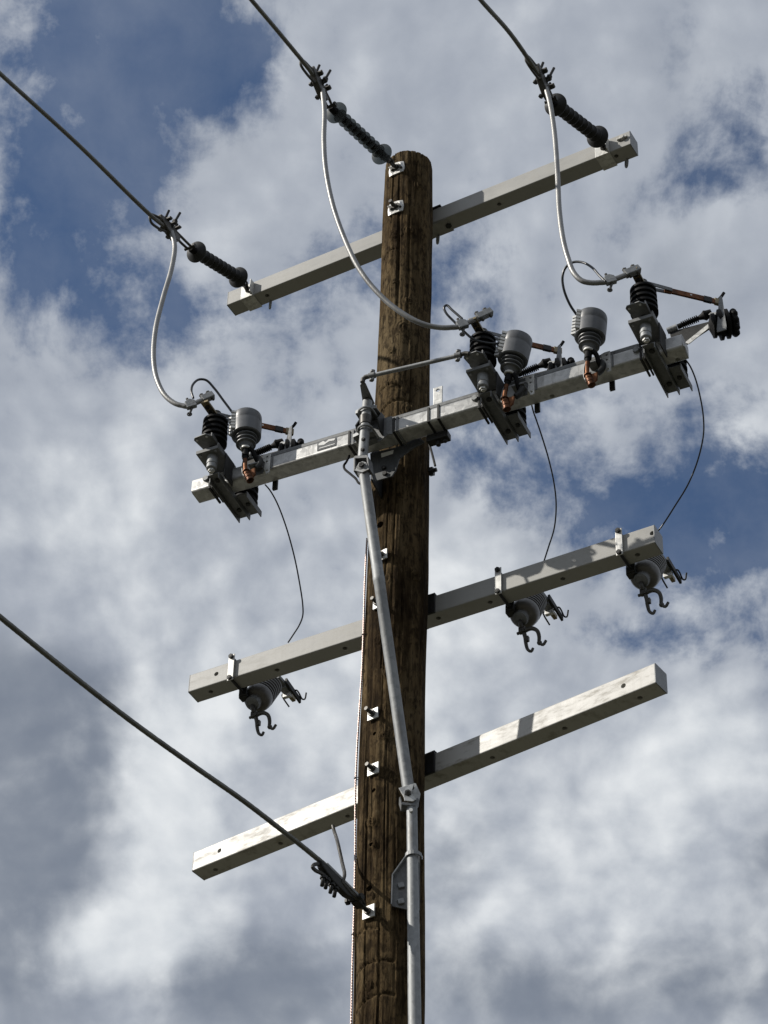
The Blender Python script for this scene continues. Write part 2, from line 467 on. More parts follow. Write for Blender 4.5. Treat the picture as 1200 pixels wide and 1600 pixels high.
class MB:
    def __init__(self):
        self.v, self.f, self.sm = [], [], []

    def add(self, vs, fs, smooth):
        b = len(self.v)
        self.v += [Vector(p) for p in vs]
        self.f += [tuple(b + i for i in q) for q in fs]
        self.sm += [smooth] * len(fs)
        return self

    def box(self, c, ax, ay, az):
        """centre and three half-axis vectors"""
        vs = [c + ax * i + ay * j + az * k for i in (-1, 1) for j in (-1, 1) for k in (-1, 1)]
        fs = [(0, 1, 3, 2), (4, 6, 7, 5), (0, 4, 5, 1), (2, 3, 7, 6), (0, 2, 6, 4), (1, 5, 7, 3)]
        if ax.cross(ay).dot(az) < 0:
            fs = [q[::-1] for q in fs]
        return self.add(vs, fs, False)

    def fbox(self, F, s, o, u):
        """box in an arm frame from three (min, max) ranges"""
        c = F(*[(a + b) / 2 for a, b in (s, o, u)])
        return self.box(c, F.a * ((s[1] - s[0]) / 2), F.n * ((o[1] - o[0]) / 2), F.up * ((u[1] - u[0]) / 2))

    def prism(self, pts, ext):
        """polygon swept along a vector"""
        n = len(pts)
        nr = sum(((pts[i] - pts[0]).cross(pts[(i + 1) % n] - pts[0]) for i in range(n)), Vector())
        if nr.dot(ext) > 0:
            pts = pts[::-1]
        vs = list(pts) + [p + ext for p in pts]
        fs = [tuple(range(n)), tuple(range(2 * n - 1, n - 1, -1))]
        fs += [(i, n + i, n + (i + 1) % n, (i + 1) % n) for i in range(n)]
        return self.add(vs, fs, False)

    def lathe(self, p0, d, prof, seg=24, ref=None, cap=True, smooth=True):
        d, x, y = basis(d, ref)
        vs, fs = [], []
        for t, r in prof:
            for i in range(seg):
                a = 2 * math.pi * i / seg
                vs.append(p0 + d * t + (x * math.cos(a) + y * math.sin(a)) * r)
        for j in range(len(prof) - 1):
            for i in range(seg):
                k = (i + 1) % seg
                fs.append((j * seg + i, j * seg + k, (j + 1) * seg + k, (j + 1) * seg + i))
        if prof[-1][0] < prof[0][0]:
            fs = [q[::-1] for q in fs]
        self.add(vs, fs, smooth)
        if cap:
            m = (len(prof) - 1) * seg
            lo, hi = tuple(range(seg - 1, -1, -1)), tuple(m + i for i in range(seg))
            self.add(vs[:seg] + vs[m:], [tuple(range(seg))[::-1], tuple(seg + i for i in range(seg))] if prof[-1][0] > prof[0][0] else
                     [tuple(range(seg)), tuple(seg + i for i in range(seg))[::-1]], False)
        return self

    def cyl(self, p0, p1, r0, r1=None, seg=16):
        d = p1 - p0
        return self.lathe(p0, d, [(0, r0), (d.length, r0 if r1 is None else r1)], seg)

    def hexnut(self, p, d, r, t, ref=None, seg=6):
        return self.lathe(p, d, [(0, r), (t, r)], seg, ref, smooth=False)

    def tube(self, pts, r, seg=10, lobes=0, twist=0.0, depth=0.12, cap=True):
        n = len(pts)
        rr = r if isinstance(r, (list, tuple)) else [r] * n
        d = (pts[1] - pts[0]).normalized()
        _, x, _ = basis(d)
        vs, fs, L = [], [], 0.0
        for i in range(n):
            t = (pts[min(i + 1, n - 1)] - pts[max(i - 1, 0)]).normalized()
            x = (x - t * x.dot(t)).normalized()
            y = t.cross(x)
            if i:
                L += (pts[i] - pts[i - 1]).length
            for j in range(seg):
                a = 2 * math.pi * j / seg
                k = 1.0 + (depth * (abs(math.cos(lobes * 0.5 * (a - twist * L))) - 0.75) if lobes else 0.0)
                vs.append(pts[i] + (x * math.cos(a) + y * math.sin(a)) * rr[i] * k)
        for i in range(n - 1):
            for j in range(seg):
                k = (j + 1) % seg
                fs.append((i * seg + j, i * seg + k, (i + 1) * seg + k, (i + 1) * seg + j))
        if cap:
            fs.append(tuple(range(seg - 1, -1, -1)))
            fs.append(tuple((n - 1) * seg + j for j in range(seg)))
        return self.add(vs, fs, True)

    def bar(self, p0, p1, wv, tv):
        """rectangular bar between two points; wv and tv are half width and half thickness vectors"""
        return self.box((p0 + p1) / 2, (p1 - p0) / 2, wv, tv)

    def ball(self, c, r, seg=14, sq=(1, 1, 1)):
        vs, fs = [], []
        rows = seg // 2
        for j in range(rows + 1):
            th = math.pi * j / rows
            for i in range(seg):
                ph = 2 * math.pi * i / seg
                vs.append(c + Vector((math.sin(th) * math.cos(ph) * r * sq[0], math.sin(th) * math.sin(ph) * r * sq[1], -math.cos(th) * r * sq[2])))
        for j in range(rows):
            for i in range(seg):
                k = (i + 1) % seg
                fs.append((j * seg + i, j * seg + k, (j + 1) * seg + k, (j + 1) * seg + i))
        return self.add(vs, fs, True)

    def build(self, name, m, parent=None, bevel=0.0, kind=None, label=None):
        inv = ROOTM.get(root_of(parent).name) if parent else None
        me = bpy.data.meshes.new(name)
        vs = [inv @ p for p in self.v] if inv else self.v
        me.from_pydata([tuple(p) for p in vs], [], self.f)
        me.validate()
        me.polygons.foreach_set('use_smooth', self.sm if len(self.sm) == len(me.polygons) else [False] * len(me.polygons))
        bm = bmesh.new()
        bm.from_mesh(me)
        bmesh.ops.remove_doubles(bm, verts=bm.verts, dist=1e-5)
        bmesh.ops.recalc_face_normals(bm, faces=bm.faces)
        for e in bm.edges:
            if len(e.link_faces) == 2 and e.calc_face_angle(0) > R(38):
                e.smooth = False
        bm.to_mesh(me)
        bm.free()
        me.update()
        me.materials.append(M[m])
        ob = bpy.data.objects.new(name, me)
        COL.objects.link(ob)
        if parent:
            ob.parent = parent
        if bevel:
            md = ob.modifiers.new('bevel', 'BEVEL')
            md.width = bevel
            md.segments = 2
            md.limit_method = 'ANGLE'
            md.angle_limit = R(45)
        if kind:
            ob['kind'] = kind
        if label:
            ob['label'] = label
        return ob


ROOTM = {}


def root_of(o):
    while o.parent:
        o = o.parent
    return o


def tag(o, label, cat, group=None):
    o['label'] = label
    o['category'] = cat
    if group:
        o['group'] = group
    return o


def thing(name, label, cat, loc, rot=None, group=None):
    o = bpy.data.objects.new(name, None)
    o.empty_display_size = 0.1
    COL.objects.link(o)
    m = Matrix.Translation(loc) @ (rot or Matrix.Identity(4))
    o.matrix_world = m
    ROOTM[o.name] = m.inverted()
    return tag(o, label, cat, group)


KIDS = {}


def copy_tree(o, m=None, label=None):
    c = o.copy()
    COL.objects.link(c)
    if m:
        c.matrix_world = m
    if label:
        c['label'] = label
    for ch in [x for x in bpy.data.objects if x.parent == o]:
        k = ch.copy()
        COL.objects.link(k)
        k.parent = c
        for g in [x for x in bpy.data.objects if x.parent == ch]:
            q = g.copy()
            COL.objects.link(q)
            q.parent = k
    return c


def smooth_path(pts, n=60):
    """centripetal Catmull-Rom through the points"""
    P = [Vector(p) for p in pts]
    P = [P[0] * 2 - P[1]] + P + [P[-1] * 2 - P[-2]]
    out = []
    seg = len(P) - 3
    tot = sum((P[i + 1] - P[i]).length for i in range(1, seg + 1))
    for i in range(1, seg + 1):
        p0, p1, p2, p3 = P[i - 1:i + 3]
        k = max(3, int(n * (p2 - p1).length / tot))
        t0 = 0
        t1 = t0 + max(1e-5, (p1 - p0).length) ** 0.5
        t2 = t1 + max(1e-5, (p2 - p1).length) ** 0.5
        t3 = t2 + max(1e-5, (p3 - p2).length) ** 0.5
        for j in range(k):
            t = t1 + (t2 - t1) * j / k
            a1 = p0 * ((t1 - t) / (t1 - t0)) + p1 * ((t - t0) / (t1 - t0))
            a2 = p1 * ((t2 - t) / (t2 - t1)) + p2 * ((t - t1) / (t2 - t1))
            a3 = p2 * ((t3 - t) / (t3 - t2)) + p3 * ((t - t2) / (t3 - t2))
            b1 = a1 * ((t2 - t) / (t2 - t0)) + a2 * ((t - t0) / (t2 - t0))
            b2 = a2 * ((t3 - t) / (t3 - t1)) + a3 * ((t - t1) / (t3 - t1))
            out.append(b1 * ((t2 - t) / (t2 - t1)) + b2 * ((t - t1) / (t2 - t1)))
    out.append(P[-2])
    return out


def px_path(px, y0, y1, n=60):
    """a cable through photo points, its distance running evenly from y0 to y1"""
    L = [0]
    for a, b in zip(px, px[1:]):
        L.append(L[-1] + math.hypot(b[0] - a[0], b[1] - a[1]))
    return smooth_path([at_y(p[0], p[1], y0 + (y1 - y0) * l / L[-1]) for p, l in zip(px, L)], n)


def carve(ob, pockets):
    """cut round pockets (point, outward normal, radius, depth) into a mesh for good"""
    mb = MB()
    for p, d, r, dep in pockets:
        mb.lathe(p + d * 0.02, -d, [(0, r), (0.02 + dep, r)], 14, smooth=False)
    inv = ROOTM.get(root_of(ob).name)
    me = bpy.data.meshes.new('cutter')
    me.from_pydata([tuple(inv @ p) if inv else tuple(p) for p in mb.v], [], mb.f)
    bm = bmesh.new()
    bm.from_mesh(me)
    bmesh.ops.remove_doubles(bm, verts=bm.verts, dist=1e-5)
    bmesh.ops.recalc_face_normals(bm, faces=bm.faces)
    bm.to_mesh(me)
    bm.free()
    co = bpy.data.objects.new('cutter', me)
    COL.objects.link(co)
    if ob.parent:
        co.parent = ob.parent
    md = ob.modifiers.new('holes', 'BOOLEAN')
    md.operation = 'DIFFERENCE'
    md.solver = 'EXACT'
    md.object = co
    bpy.context.view_layer.update()
    ev = ob.evaluated_get(bpy.context.evaluated_depsgraph_get())
    new = bpy.data.meshes.new_from_object(ev)
    ob.modifiers.clear()
    ob.data = new
    bpy.data.objects.remove(co)
    bpy.data.meshes.remove(me)


# ------------------------------------------------------------------ ground
g = MB().add([(-1500, -1500, 0), (1500, -1500, 0), (1500, 1500, 0), (-1500, 1500, 0)], [(0, 1, 2, 3)], False).build('ground', 'ground')
g['kind'] = 'structure'

# ------------------------------------------------------------------ wooden pole
pole = thing('utility_pole', 'tall weathered brown wooden utility pole standing in the middle', 'utility pole', Vector((PX0, PY0, 0)))


def build_pole():
    seg = 220
    zt, zb = 11.125 + CAM_Z, 5.3 + CAM_Z
    zs = [0.0, 1.5, 3.0, 4.5, 5.5, 6.3] + [zb + (zt - zb) * i / 820 for i in range(821)]
    cracks = []
    rnd = random.Random(11)
    for _ in range(24):
        cracks.append((rnd.uniform(math.pi, 2 * math.pi), rnd.uniform(zb, zt), rnd.uniform(0.15, 0.8), rnd.uniform(0.006, 0.014), rnd.uniform(0.005, 0.009)))
    for a, z, l in ((-1.25, 12.65, 0.5), (-1.02, 12.75, 0.42), (-1.95, 12.2, 0.5), (-1.5, 11.9, 0.6), (-1.3, 10.9, 0.5), (-1.75, 8.3, 0.6), (-1.45, 7.8, 0.5), (-1.9, 9.1, 0.4)):
        cracks.append((a % (2 * math.pi), z, l, 0.009, 0.006))
    knots = []
    for px, py, r in ((618, 366, .030), (640, 360, .026), (628, 268, .02), (655, 290, .022), (632, 512, .036), (612, 548, .022), (598, 905, .03), (592, 1000, .026), (605, 1050, .025), (600, 1150, .022),
                      (580, 1285, .026), (583, 1320, .02), (612, 600, .03), (640, 640, .03), (580, 1400, .022), (577, 1540, .024), (640, 470, .03), (650, 900, .03), (645, 1100, .03), (617, 440, .02)):
        P, nn = on_pole(px, py)
        knots.append((math.atan2(nn.y, nn.x) % (2 * math.pi), P.z, r))
    rings = []   # shallow saw and strap marks that climb round the shaft
    for (xa, ya), (xb, yb) in (((559, 1463), (592, 1451)), ((558, 1522), (612, 1502)), ((557, 1580), (615, 1554)), ((592, 612), (625, 605)), ((597, 640), (640, 627)), ((600, 405), (622, 388))):
        (Pa, na), (Pb, nb) = on_pole(xa, ya), on_pole(xb, yb)
        rings.append((math.atan2(na.y, na.x) % (2 * math.pi), Pa.z, math.atan2(nb.y, nb.x) % (2 * math.pi), Pb.z))
    vs, fs, kn = [], [], []
    nz = noise.noise
    for j, z in enumerate(zs):
        rad, cx = pole_at(z)
        near = z >= zb - 0.01
        top = max(0.0, 1 - (zt - z) / 0.02)
        rk = [k for k in knots if abs(k[1] - z) < 0.2]
        ck = [c for c in cracks if abs(c[1] - z) < c[2]]
        rg = [q for q in rings if abs((q[1] + q[3]) / 2 - z) < 0.15]
        for i in range(seg):
            a = 2 * math.pi * i / seg
            ca, sa = math.cos(a), math.sin(a)
            d = 0.0
            kk = 0.0
            if near:
                zz = z
                for ka, kz, kr in rk:
                    da = (a - ka + math.pi) % (2 * math.pi) - math.pi
                    ax, az = da * rad, z - kz
                    q2 = (ax * ax * 1.6 + az * az) / (kr * kr)
                    if q2 < 9:
                        e = math.exp(-q2)
                        d += 0.012 * e - 0.012 * math.exp(-q2 * 14) + 0.0040 * math.sin(q2 ** 0.5 * 9) * math.exp(-q2 * 0.45)
                        kk = max(kk, math.exp(-q2 * 7), 0.7 * max(0, math.sin(q2 ** 0.5 * 9 + 1.5)) ** 3 * math.exp(-q2 * 0.6))
                        zz += 0.12 * az * math.exp(-q2 * 0.5)
                d += 0.006 * nz(Vector((ca * 1.6, sa * 1.6, zz * 0.9)))
                d += 0.0042 * nz(Vector((ca * 7, sa * 7, zz * 1.5 + 9)))
                d += 0.0026 * nz(Vector((ca * 19, sa * 19, zz * 2.6)))
                for c0, cz, cl, cd, cw in ck:
                    wob = 0.035 * nz(Vector((c0 * 9, z * 1.7, 3.3)))
                    da = ((a - c0 - wob + math.pi) % (2 * math.pi) - math.pi) * rad
                    if abs(da) < cw:
                        d -= cd * (1 - abs(da) / cw) * max(0, 1 - ((z - cz) / cl) ** 2)
                for a0, z0, a1, z1 in rg:
                    t = (a - a0) / (a1 - a0)
                    if -0.05 < t < 1.05:
                        dz = z - (z0 + (z1 - z0) * (t if t < 0.5 else t)) - 0.015 * math.sin(math.pi * t)
                        if abs(dz) < 0.012:
                            d -= 0.009 * (1 - abs(dz) / 0.012)
            r = rad + d - 0.016 * top * top
            vs.append((cx + r * ca, PY0 + r * sa, z))
            kn.append(kk)
        if j:
            for i in range(seg):
                k = (i + 1) % seg
                fs.append(((j - 1) * seg + i, (j - 1) * seg + k, j * seg + k, j * seg + i))
    m = MB().add(vs, fs, True)
    base = (len(zs) - 1) * seg
    m.f.append(tuple(base + i for i in range(seg)))
    m.sm.append(False)
    ob = m.build('shaft', 'wood', pole)
    at = ob.data.attributes.new('knot', 'FLOAT', 'POINT')
    if len(ob.data.vertices) == len(kn):
        at.data.foreach_set('value', kn)
    return ob


shaft = build_pole()
pk = []
for px, py, r in ((585, 1146, .010), (584, 1235, .011), (581, 1320, .010), (577, 1388, .015), (594, 820, .02)):
    P, nn = on_pole(px, py)
    pk.append((P, nn, r, 0.05))
carve(shaft, pk)


def square_washer(px, py, size, F, bolt=0.05, nm='square_washer'):
    P, nn = on_pole(px, py, 0.004)
    nrm = F.n
    t = Vector((0, 0, 1))
    sd = t.cross(nrm).normalized()
    P = P + nrm * 0.006
    w = MB().box(P, sd * size, t * size, nrm * 0.004).build(nm, 'zinc', pole, 0.0015)
    b = MB().cyl(P, P + nrm * bolt, 0.010, seg=10).hexnut(P + nrm * 0.004, nrm, 0.017, 0.016).build('bolt', 'iron', w)
    return P, nrm


for px, py, sz, bl in ((584, 1117, .029, .055), (584.5, 1203, .030, .05), (598, 869, .030, .055), (592, 944, .028, .05)):
    square_washer(px, py, sz, FD, bl)


def curved_washer(px, py, F):
    """a dished oval plate with two ribs, bent to the shaft"""
    P, _ = on_pole(px, py, 0.003)
    nrm = F.n
    up = Vector((0, 0, 1))
    sd = up.cross(nrm).normalized()
    m = MB()
    th = 0.007
    cols, rows = 13, 9
    vs, fs = [], []
    for k in (0, 1):
        for j in range(rows):
            for i in range(cols):
                x, y = i / (cols - 1) * 2 - 1, j / (rows - 1) * 2 - 1
                # squircle outline with lobed corners
                q = 1 - 0.10 * abs(x * y)
                X, Y = x * 0.048 * q, y * 0.046 * q
                dep = -(X * X) / 0.30 + 0.010 * max(0, 1 - ((abs(x) - 0.62) / 0.22) ** 2) * max(0, 1 - y * y)
                vs.append(P + sd * X + up * Y + nrm * (dep + (th if k else 0)))
    for k in (0, 1):
        for j in range(rows - 1):
            for i in range(cols - 1):
                b = k * rows * cols + j * cols + i
                q = (b, b + 1, b + cols + 1, b + cols)
                fs.append(q if k else q[::-1])
    rim = [i for i in range(cols)] + [j * cols + cols - 1 for j in range(1, rows)] + [(rows - 1) * cols + i for i in range(cols - 2, -1, -1)] + [j * cols for j in range(rows - 2, 0, -1)]
    n = rows * cols
    for a, b in zip(rim, rim[1:] + rim[:1]):
        fs.append((a, b, n + b, n + a))
    m.add(vs, fs, True)
    w = m.build('curved_washer', 'zinc', pole)
    MB().hexnut(P + nrm * 0.006, nrm, 0.020, 0.016).cyl(P, P + nrm * 0.06, 0.011, seg=10).build('bolt', 'iron', w)
    rb = MB()
    for sx_ in (-1, 1):
        rb.box(P + sd * (0.028 * sx_) + nrm * 0.012 - up * 0.004 * sx_, sd * 0.006 + up * 0.003, up * 0.018 - sd * 0.009, nrm * 0.007)
    rb.build('rib', 'iron', w, 0.002)
    return P, nrm


top_eye, _ = curved_washer(619.5, 264, FA)
curved_washer(618, 325, FA)

# dark bolt end with nut on the far right of the shaft, under the steel beam
P0, nn = on_pole(668, 731)
q = FB.at_o(682, 728, -0.30)
MB().cyl(Vector((P0.x - 0.03, P0.y + 0.05, P0.z)), Vector((P0.x + 0.045, P0.y + 0.01, P0.z)), 0.011, seg=10).hexnut(
    Vector((P0.x + 0.01, P0.y + 0.03, P0.z)), Vector((1, -0.4, 0)), 0.024, 0.022).build('through_bolt', 'dark_steel', pole)

# ground wire down the left edge of the shaft
pts = []
for i in range(120):
    z = 4.6 + CAM_Z + i * (8.35 - 4.6) / 119
    rad, cx = pole_at(z)
    a = R(191 + 2.0 * math.sin(z * 2.1))
    rr = rad + 0.0085 + 0.003 * math.sin(z * 5.3)
    pts.append(Vector((cx + rr * math.cos(a), PY0 + rr * math.sin(a), z)))
gw = thing('ground_wire', 'thin bright bare ground wire stapled down the left edge of the pole', 'wire', pts[0])
MB().tube(smooth_path(pts, 2600), 0.0046, 12, 3, 150.0, 0.35).build('strand', 'copper_wire', gw)
for i in (22, 48, 74, 100):
    p = pts[i]
    rad, cx = pole_at(p.z)
    d = Vector((p.x - cx, p.y - PY0, 0)).normalized()
    t = d.cross(Vector((0, 0, 1)))
    MB().tube(smooth_path([p + t * 0.008 - d * 0.02, p + t * 0.007 + d * 0.003, p + d * 0.007, p - t * 0.007 + d * 0.003, p - t * 0.008 - d * 0.02], 16), 0.002, 6).build('staple', 'iron', gw)

# ------------------------------------------------------------------ fibreglass crossarms
GA = 'grey fibreglass crossarms bolted behind the pole'


def crossarm(F, label, m, holes_front, holes_under, gain):
    t = thing('crossarm', label, 'crossarm', F(0, 0, -F.h / 2), F.rot, GA)
    hw, hh = F.w / 2, F.h / 2
    s0, s1 = F.s0 - F.L / 2, F.s0 + F.L / 2
    prof = []
    rc = 0.006
    for cx, cy, a0 in ((hw - rc, hh - rc, 0), (-hw + rc, hh - rc, 90), (-hw + rc, -hh + rc, 180), (hw - rc, -hh + rc, 270)):
        for k in range(4):
            a = R(a0 + k * 30)
            prof.append((cx + rc * math.cos(a), cy + rc * math.sin(a)))
    ends = []
    b = MB()
    b.prism([F(s0 + 0.004, o, u) for o, u in prof], F.a * (F.L - 0.008))
    ob = b.build('beam', m, t)
    pk = []
    for px, py in holes_front:
        pk.append((F.at_o(px, py, hw), F.n, 0.0125, 0.03))
    for px, py in holes_under:
        pk.append((F.at_u(px, py, -hh), Vector((0, 0, -1)), 0.0125, 0.03))
    carve(ob, pk)
    for s in (s0, s1):
        sg = 1 if s == s1 else -1
        c = MB().prism([F(s - 0.004 * sg, o * 1.012, u * 1.012) for o, u in prof], F.a * (0.006 * sg))
        c.build('end_cap', 'cap' if m != 'arm' or F is FD else 'cap', t, 0.0015)
    # gain: the steel saddle between arm and pole
    g0, g1 = gain
    if F is FA:
        MB().fbox(F, (g0, g1), (-hw, hw + 0.010), (hh + 0.001, hh + 0.009)).build('gain_plate', 'dark_steel', t, 0.002)
        pl = MB().fbox(F, (-0.17, 0.160), (-hw - .004, hw - 0.006), (-hh - 0.0045, -hh - 0.0008)).build('underside_plate', 'arm_shade', t, 0.001)
        P = F.at_u(701, 352, -hh - .004)
        MB().hexnut(P, Vector((0, 0, -1)), .017, .010).build('plate_bolt', 'dark_steel', pl)
    else:
        MB().fbox(F, (g0, g1), (hw + 0.001, hw + 0.012), (-hh - 0.004, hh + 0.006)).fbox(F, (g0, g1), (-hw * 0.3, hw + 0.012), (hh + 0.001, hh + 0.008)).build('gain_plate', 'dark_steel', t, 0.002)
    MB().cyl(F(0, -hw - 0.045, 0), F(0, hw + 0.05, 0), 0.011, seg=10).hexnut(F(0, -hw - 0.02, 0), F.n, 0.02, 0.016).build('mounting_bolt', 'iron', t)
    return t


armA = crossarm(FA, 'grey crossarm at the pole top holding two line wires by its ends', 'arm',
                [], [(387, 476), (417.5, 462), (963, 244), (780, 319)], (-0.16, 0.13))
armC = crossarm(FC, 'grey crossarm with three fuse cutouts clamped along it', 'arm',
                [(338, 1053), (1019, 833)], [(329.5, 1081), (433, 1047), (539, 1013), (766, 941), (879.5, 904.5), (996, 867), (685, 966)], (-0.17, 0.115))
armD = crossarm(FD, 'empty chalky pale crossarm, the lowest of all on the pole', 'arm_dirty',
                [(343, 1329), (974, 1071.5)], [(337, 1359), (438.5, 1318), (543.5, 1275.5), (769.5, 1184), (882.5, 1138), (1000, 1090.5)], (-0.17, 0.125))

# hardware at the ends of the top arm
hwA = FA.w / 2


def end_bracket(px, py):
    P = FA.at_o(px, py, hwA)
    s, _, _ = FA.loc(P)
    hh = FA.h / 2
    br = MB().fbox(FA, (s - 0.052, s + 0.030), (hwA + 0.001, hwA + 0.006), (-hh - 0.005, hh * 0.75)).fbox(
        FA, (s - 0.052, s + 0.030), (-hwA * 1.05, hwA + 0.006), (-hh - 0.006, -hh - 0.001)).fbox(
        FA, (s + 0.026, s + 0.031), (hwA + 0.006, hwA + 0.040), (-hh - 0.005, hh * 0.75)).build('end_bracket', 'zinc', armA, 0.0015)
    e = FA(s, hwA + 0.006, -0.010)
    MB().cyl(e, e + FA.n * 0.03, 0.011, seg=10).hexnut(e, FA.n, 0.019, 0.012).build('eye_bolt', 'iron', br)
    # eye nut on the back, hanging just under the arm
    c = FA(s + 0.08, -hwA - 0.006, -hh - 0.006)
    ring = [c + FA.n * (0.022 * math.cos(2 * math.pi * i / 18)) * 0.6 + Vector((0, 0, 0.032 * math.sin(2 * math.pi * i / 18))) + FA.a * (0.012 * math.cos(2 * math.pi * i / 18)) for i in range(19)]
    MB().tube(ring, 0.006, 8).build('eye_nut', 'galv', br)
    return FA(s, hwA + 0.030, -0.010), s


eyeL, sL = end_bracket(390, 449)
eyeR, sR = end_bracket(944, 228)
# back eye nut beside the pole
c = FA(0.055, -hwA - 0.008, -FA.h / 2 - 0.012)
MB().tube([c + FA.n * (0.014 * math.cos(2 * math.pi * i / 18)) + Vector((0, 0, 0.034 * math.sin(2 * math.pi * i / 18))) + FA.a * (0.012 * math.cos(2 * math.pi * i / 18)) for i in range(19)], 0.007, 8).build('eye_nut', 'galv', armA)
# small cast lug near the right end
P = FA.at_o(973, 217, hwA)
MB().cyl(P, P + FA.n * 0.02, 0.014, seg=10).box(P + FA.n * 0.008, FA.a * 0.03, Vector((0, 0, 0.007)), FA.n * 0.007).build('lug', 'arm_dirty', armA, 0.002)

# ------------------------------------------------------------------ line wires, dead-end insulators and clamps
GI, GK, GW, GJ = 'polymer dead-end insulators at the pole top', 'bolted strain clamps on the line wires', 'line wires running up and away to the left', 'aluminium jumpers looping down to the switches'


def lerp(a, b, t):
    return a + (b - a) * t


def dead_end(eye, s, pi0, pi1, pc, wire_px, lab_i, lab_c, lab_w, smat='shed_dark'):
    """pi0/pi1: insulator ends nearest pole / nearest line, pc: clamp, all photo points in the vertical plane through the eye"""
    a0, a1 = FA.at_s(pi0[0], pi0[1], s), FA.at_s(pi1[0], pi1[1], s)
    d = (a1 - a0).normalized()
    L = (a1 - a0).length
    t = thing('dead_end_insulator', lab_i, 'insulator', a0, None, GI)
    _, x, y = basis(d)
    MB().lathe(a0 - d * 0.012, d, [(0, 0.012), (0.01, 0.020), (0.05, 0.022), (0.06, 0.021), (L - 0.05, 0.021), (L - 0.04, 0.022), (L + 0.01, 0.020), (L + 0.02, 0.012)], 18).build('core', 'black', t)

    def shed(tt, r, nm):
        MB().lathe(a0 + d * tt, d, [(0.012, 0.017), (0.004, r * 0.55), (-0.004, r * 0.93), (-0.006, r), (-0.002, r), (0.010, r * 0.58), (0.022, 0.018)], 28, cap=False).build(nm, smat, t)
    k = 9
    shed(0.045, 0.061, 'end_shed')
    shed(L - 0.05, 0.061, 'end_shed')
    for i in range(k):
        shed(0.085 + (L - 0.175) * i / (k - 1), 0.038, 'shed')
    # shackle to the bracket, clevis to the clamp
    m = MB()
    for e in (-1, 1):
        m.bar(a0 - d * 0.005, lerp(a0, eye, 0.95) + x * 0 , x * 0.008 + y * 0.0, y * 0.004)
        m.tube([a0 + y * 0.014 * e, lerp(a0, eye, 0.5) + y * 0.018 * e, eye + y * 0.006 * e], 0.006, 8)
    m.tube([eye + x * 0.02 * math.cos(i * math.pi / 6) + d * 0.02 * math.sin(i * math.pi / 6) for i in range(13)], 0.007, 8)
    m.cyl(a0 - y * 0.026, a0 + y * 0.026, 0.007, seg=10)
    m.build('shackle', 'iron', t)
    # --- clamp
    c1 = FA.at_s(pc[0], pc[1], s)
    dc = (c1 - a1).normalized()
    Lc = (c1 - a1).length
    ct = thing('strain_clamp', lab_c, 'wire clamp', a1, None, GK)
    _, cx, cy = basis(dc, Vector((0, 0, 1)))
    m = MB()
    for e in (-1, 1):
        m.tube([a1 + d * 0.018 + cy * 0.013 * e, a1 + dc * Lc * 0.35 + cy * 0.014 * e - cx * 0.006, c1 - dc * 0.02 + cy * 0.012 * e], 0.0075, 8)
    m.build('yoke', 'iron', ct)
    MB().cyl(a1 + d * 0.02 - cy * 0.034, a1 + d * 0.02 + cy * 0.03, 0.0085, seg=10).hexnut(a1 + d * 0.02 - cy * 0.038, cy, 0.015, 0.012).build('clevis_pin', 'dark_steel', ct)
    bd = MB()
    bd.prism([c1 + dc * u + cx * w - cy * 0.017 for u, w in ((-0.085, -0.045), (-0.04, -0.062), (0.03, -0.046), (0.090, -0.012), (0.10, 0.018), (0.03, 0.026), (-0.05, 0.018), (-0.09, -0.010))], cy * 0.034)
    bd.build('body', 'iron', ct, 0.005)
    for i, u in enumerate((-0.045, -0.005, 0.038)):
        b = c1 + dc * u
        up = (Vector((0, 0, .85)) + FA.a * .42 + dc * (-0.12 + 0.12 * i)).normalized()
        e = 1 if i != 1 else -1
        k = b + cy * 0.016 * e
        ln = (0.070, 0.100, 0.092)[i]
        MB().cyl(k - up * 0.030, k + up * ln, 0.0072, seg=8).hexnut(k + up * 0.030, up, 0.0150, 0.014).hexnut(k - up * 0.040, up, 0.0135, 0.011).build('clamp_bolt', 'dark_steel', ct)
        MB().bar(b - cy * .030 + up * .024, b + cy * .030 + up * .024, dc * .012, up * .006).build('keeper', 'iron', ct, .002)
    # loop of wire behind the clamp
    lp = [c1 + dc * 0.03 - cx * 0.05, c1 + dc * 0.09 - cx * 0.062 - FA.a * 0.012, c1 + dc * 0.145 - cx * 0.052 - FA.a * 0.022, c1 + dc * 0.155 - cx * 0.012 - FA.a * 0.018, c1 + dc * 0.085 + cx * 0.006]
    MB().tube(smooth_path(lp, 30), 0.0075, 8).build('keeper_loop', 'iron', ct)
    # --- wire: photo points, then a shallow sag on along the line
    W3 = [FA.at_s(p[0], p[1], s) for p in wire_px]
    loc = [FA.loc(p)[1:] for p in W3]
    (o1, u1), (o2, u2) = loc[-2], loc[-1]
    sl = (u2 - u1) / (o2 - o1)
    for k in range(1, 16):
        dd = k * 1.5
        W3.append(FA(s, o2 + dd, u2 + sl * dd + 0.0022 * dd * dd))
    wt_ = thing('line_wire', lab_w, 'wire', W3[0], None, GW)
    MB().tube(smooth_path(W3, 1500), 0.0112, 21, 7, 32.0, 0.22).build('strand', 'wire', wt_)
    return c1, dc


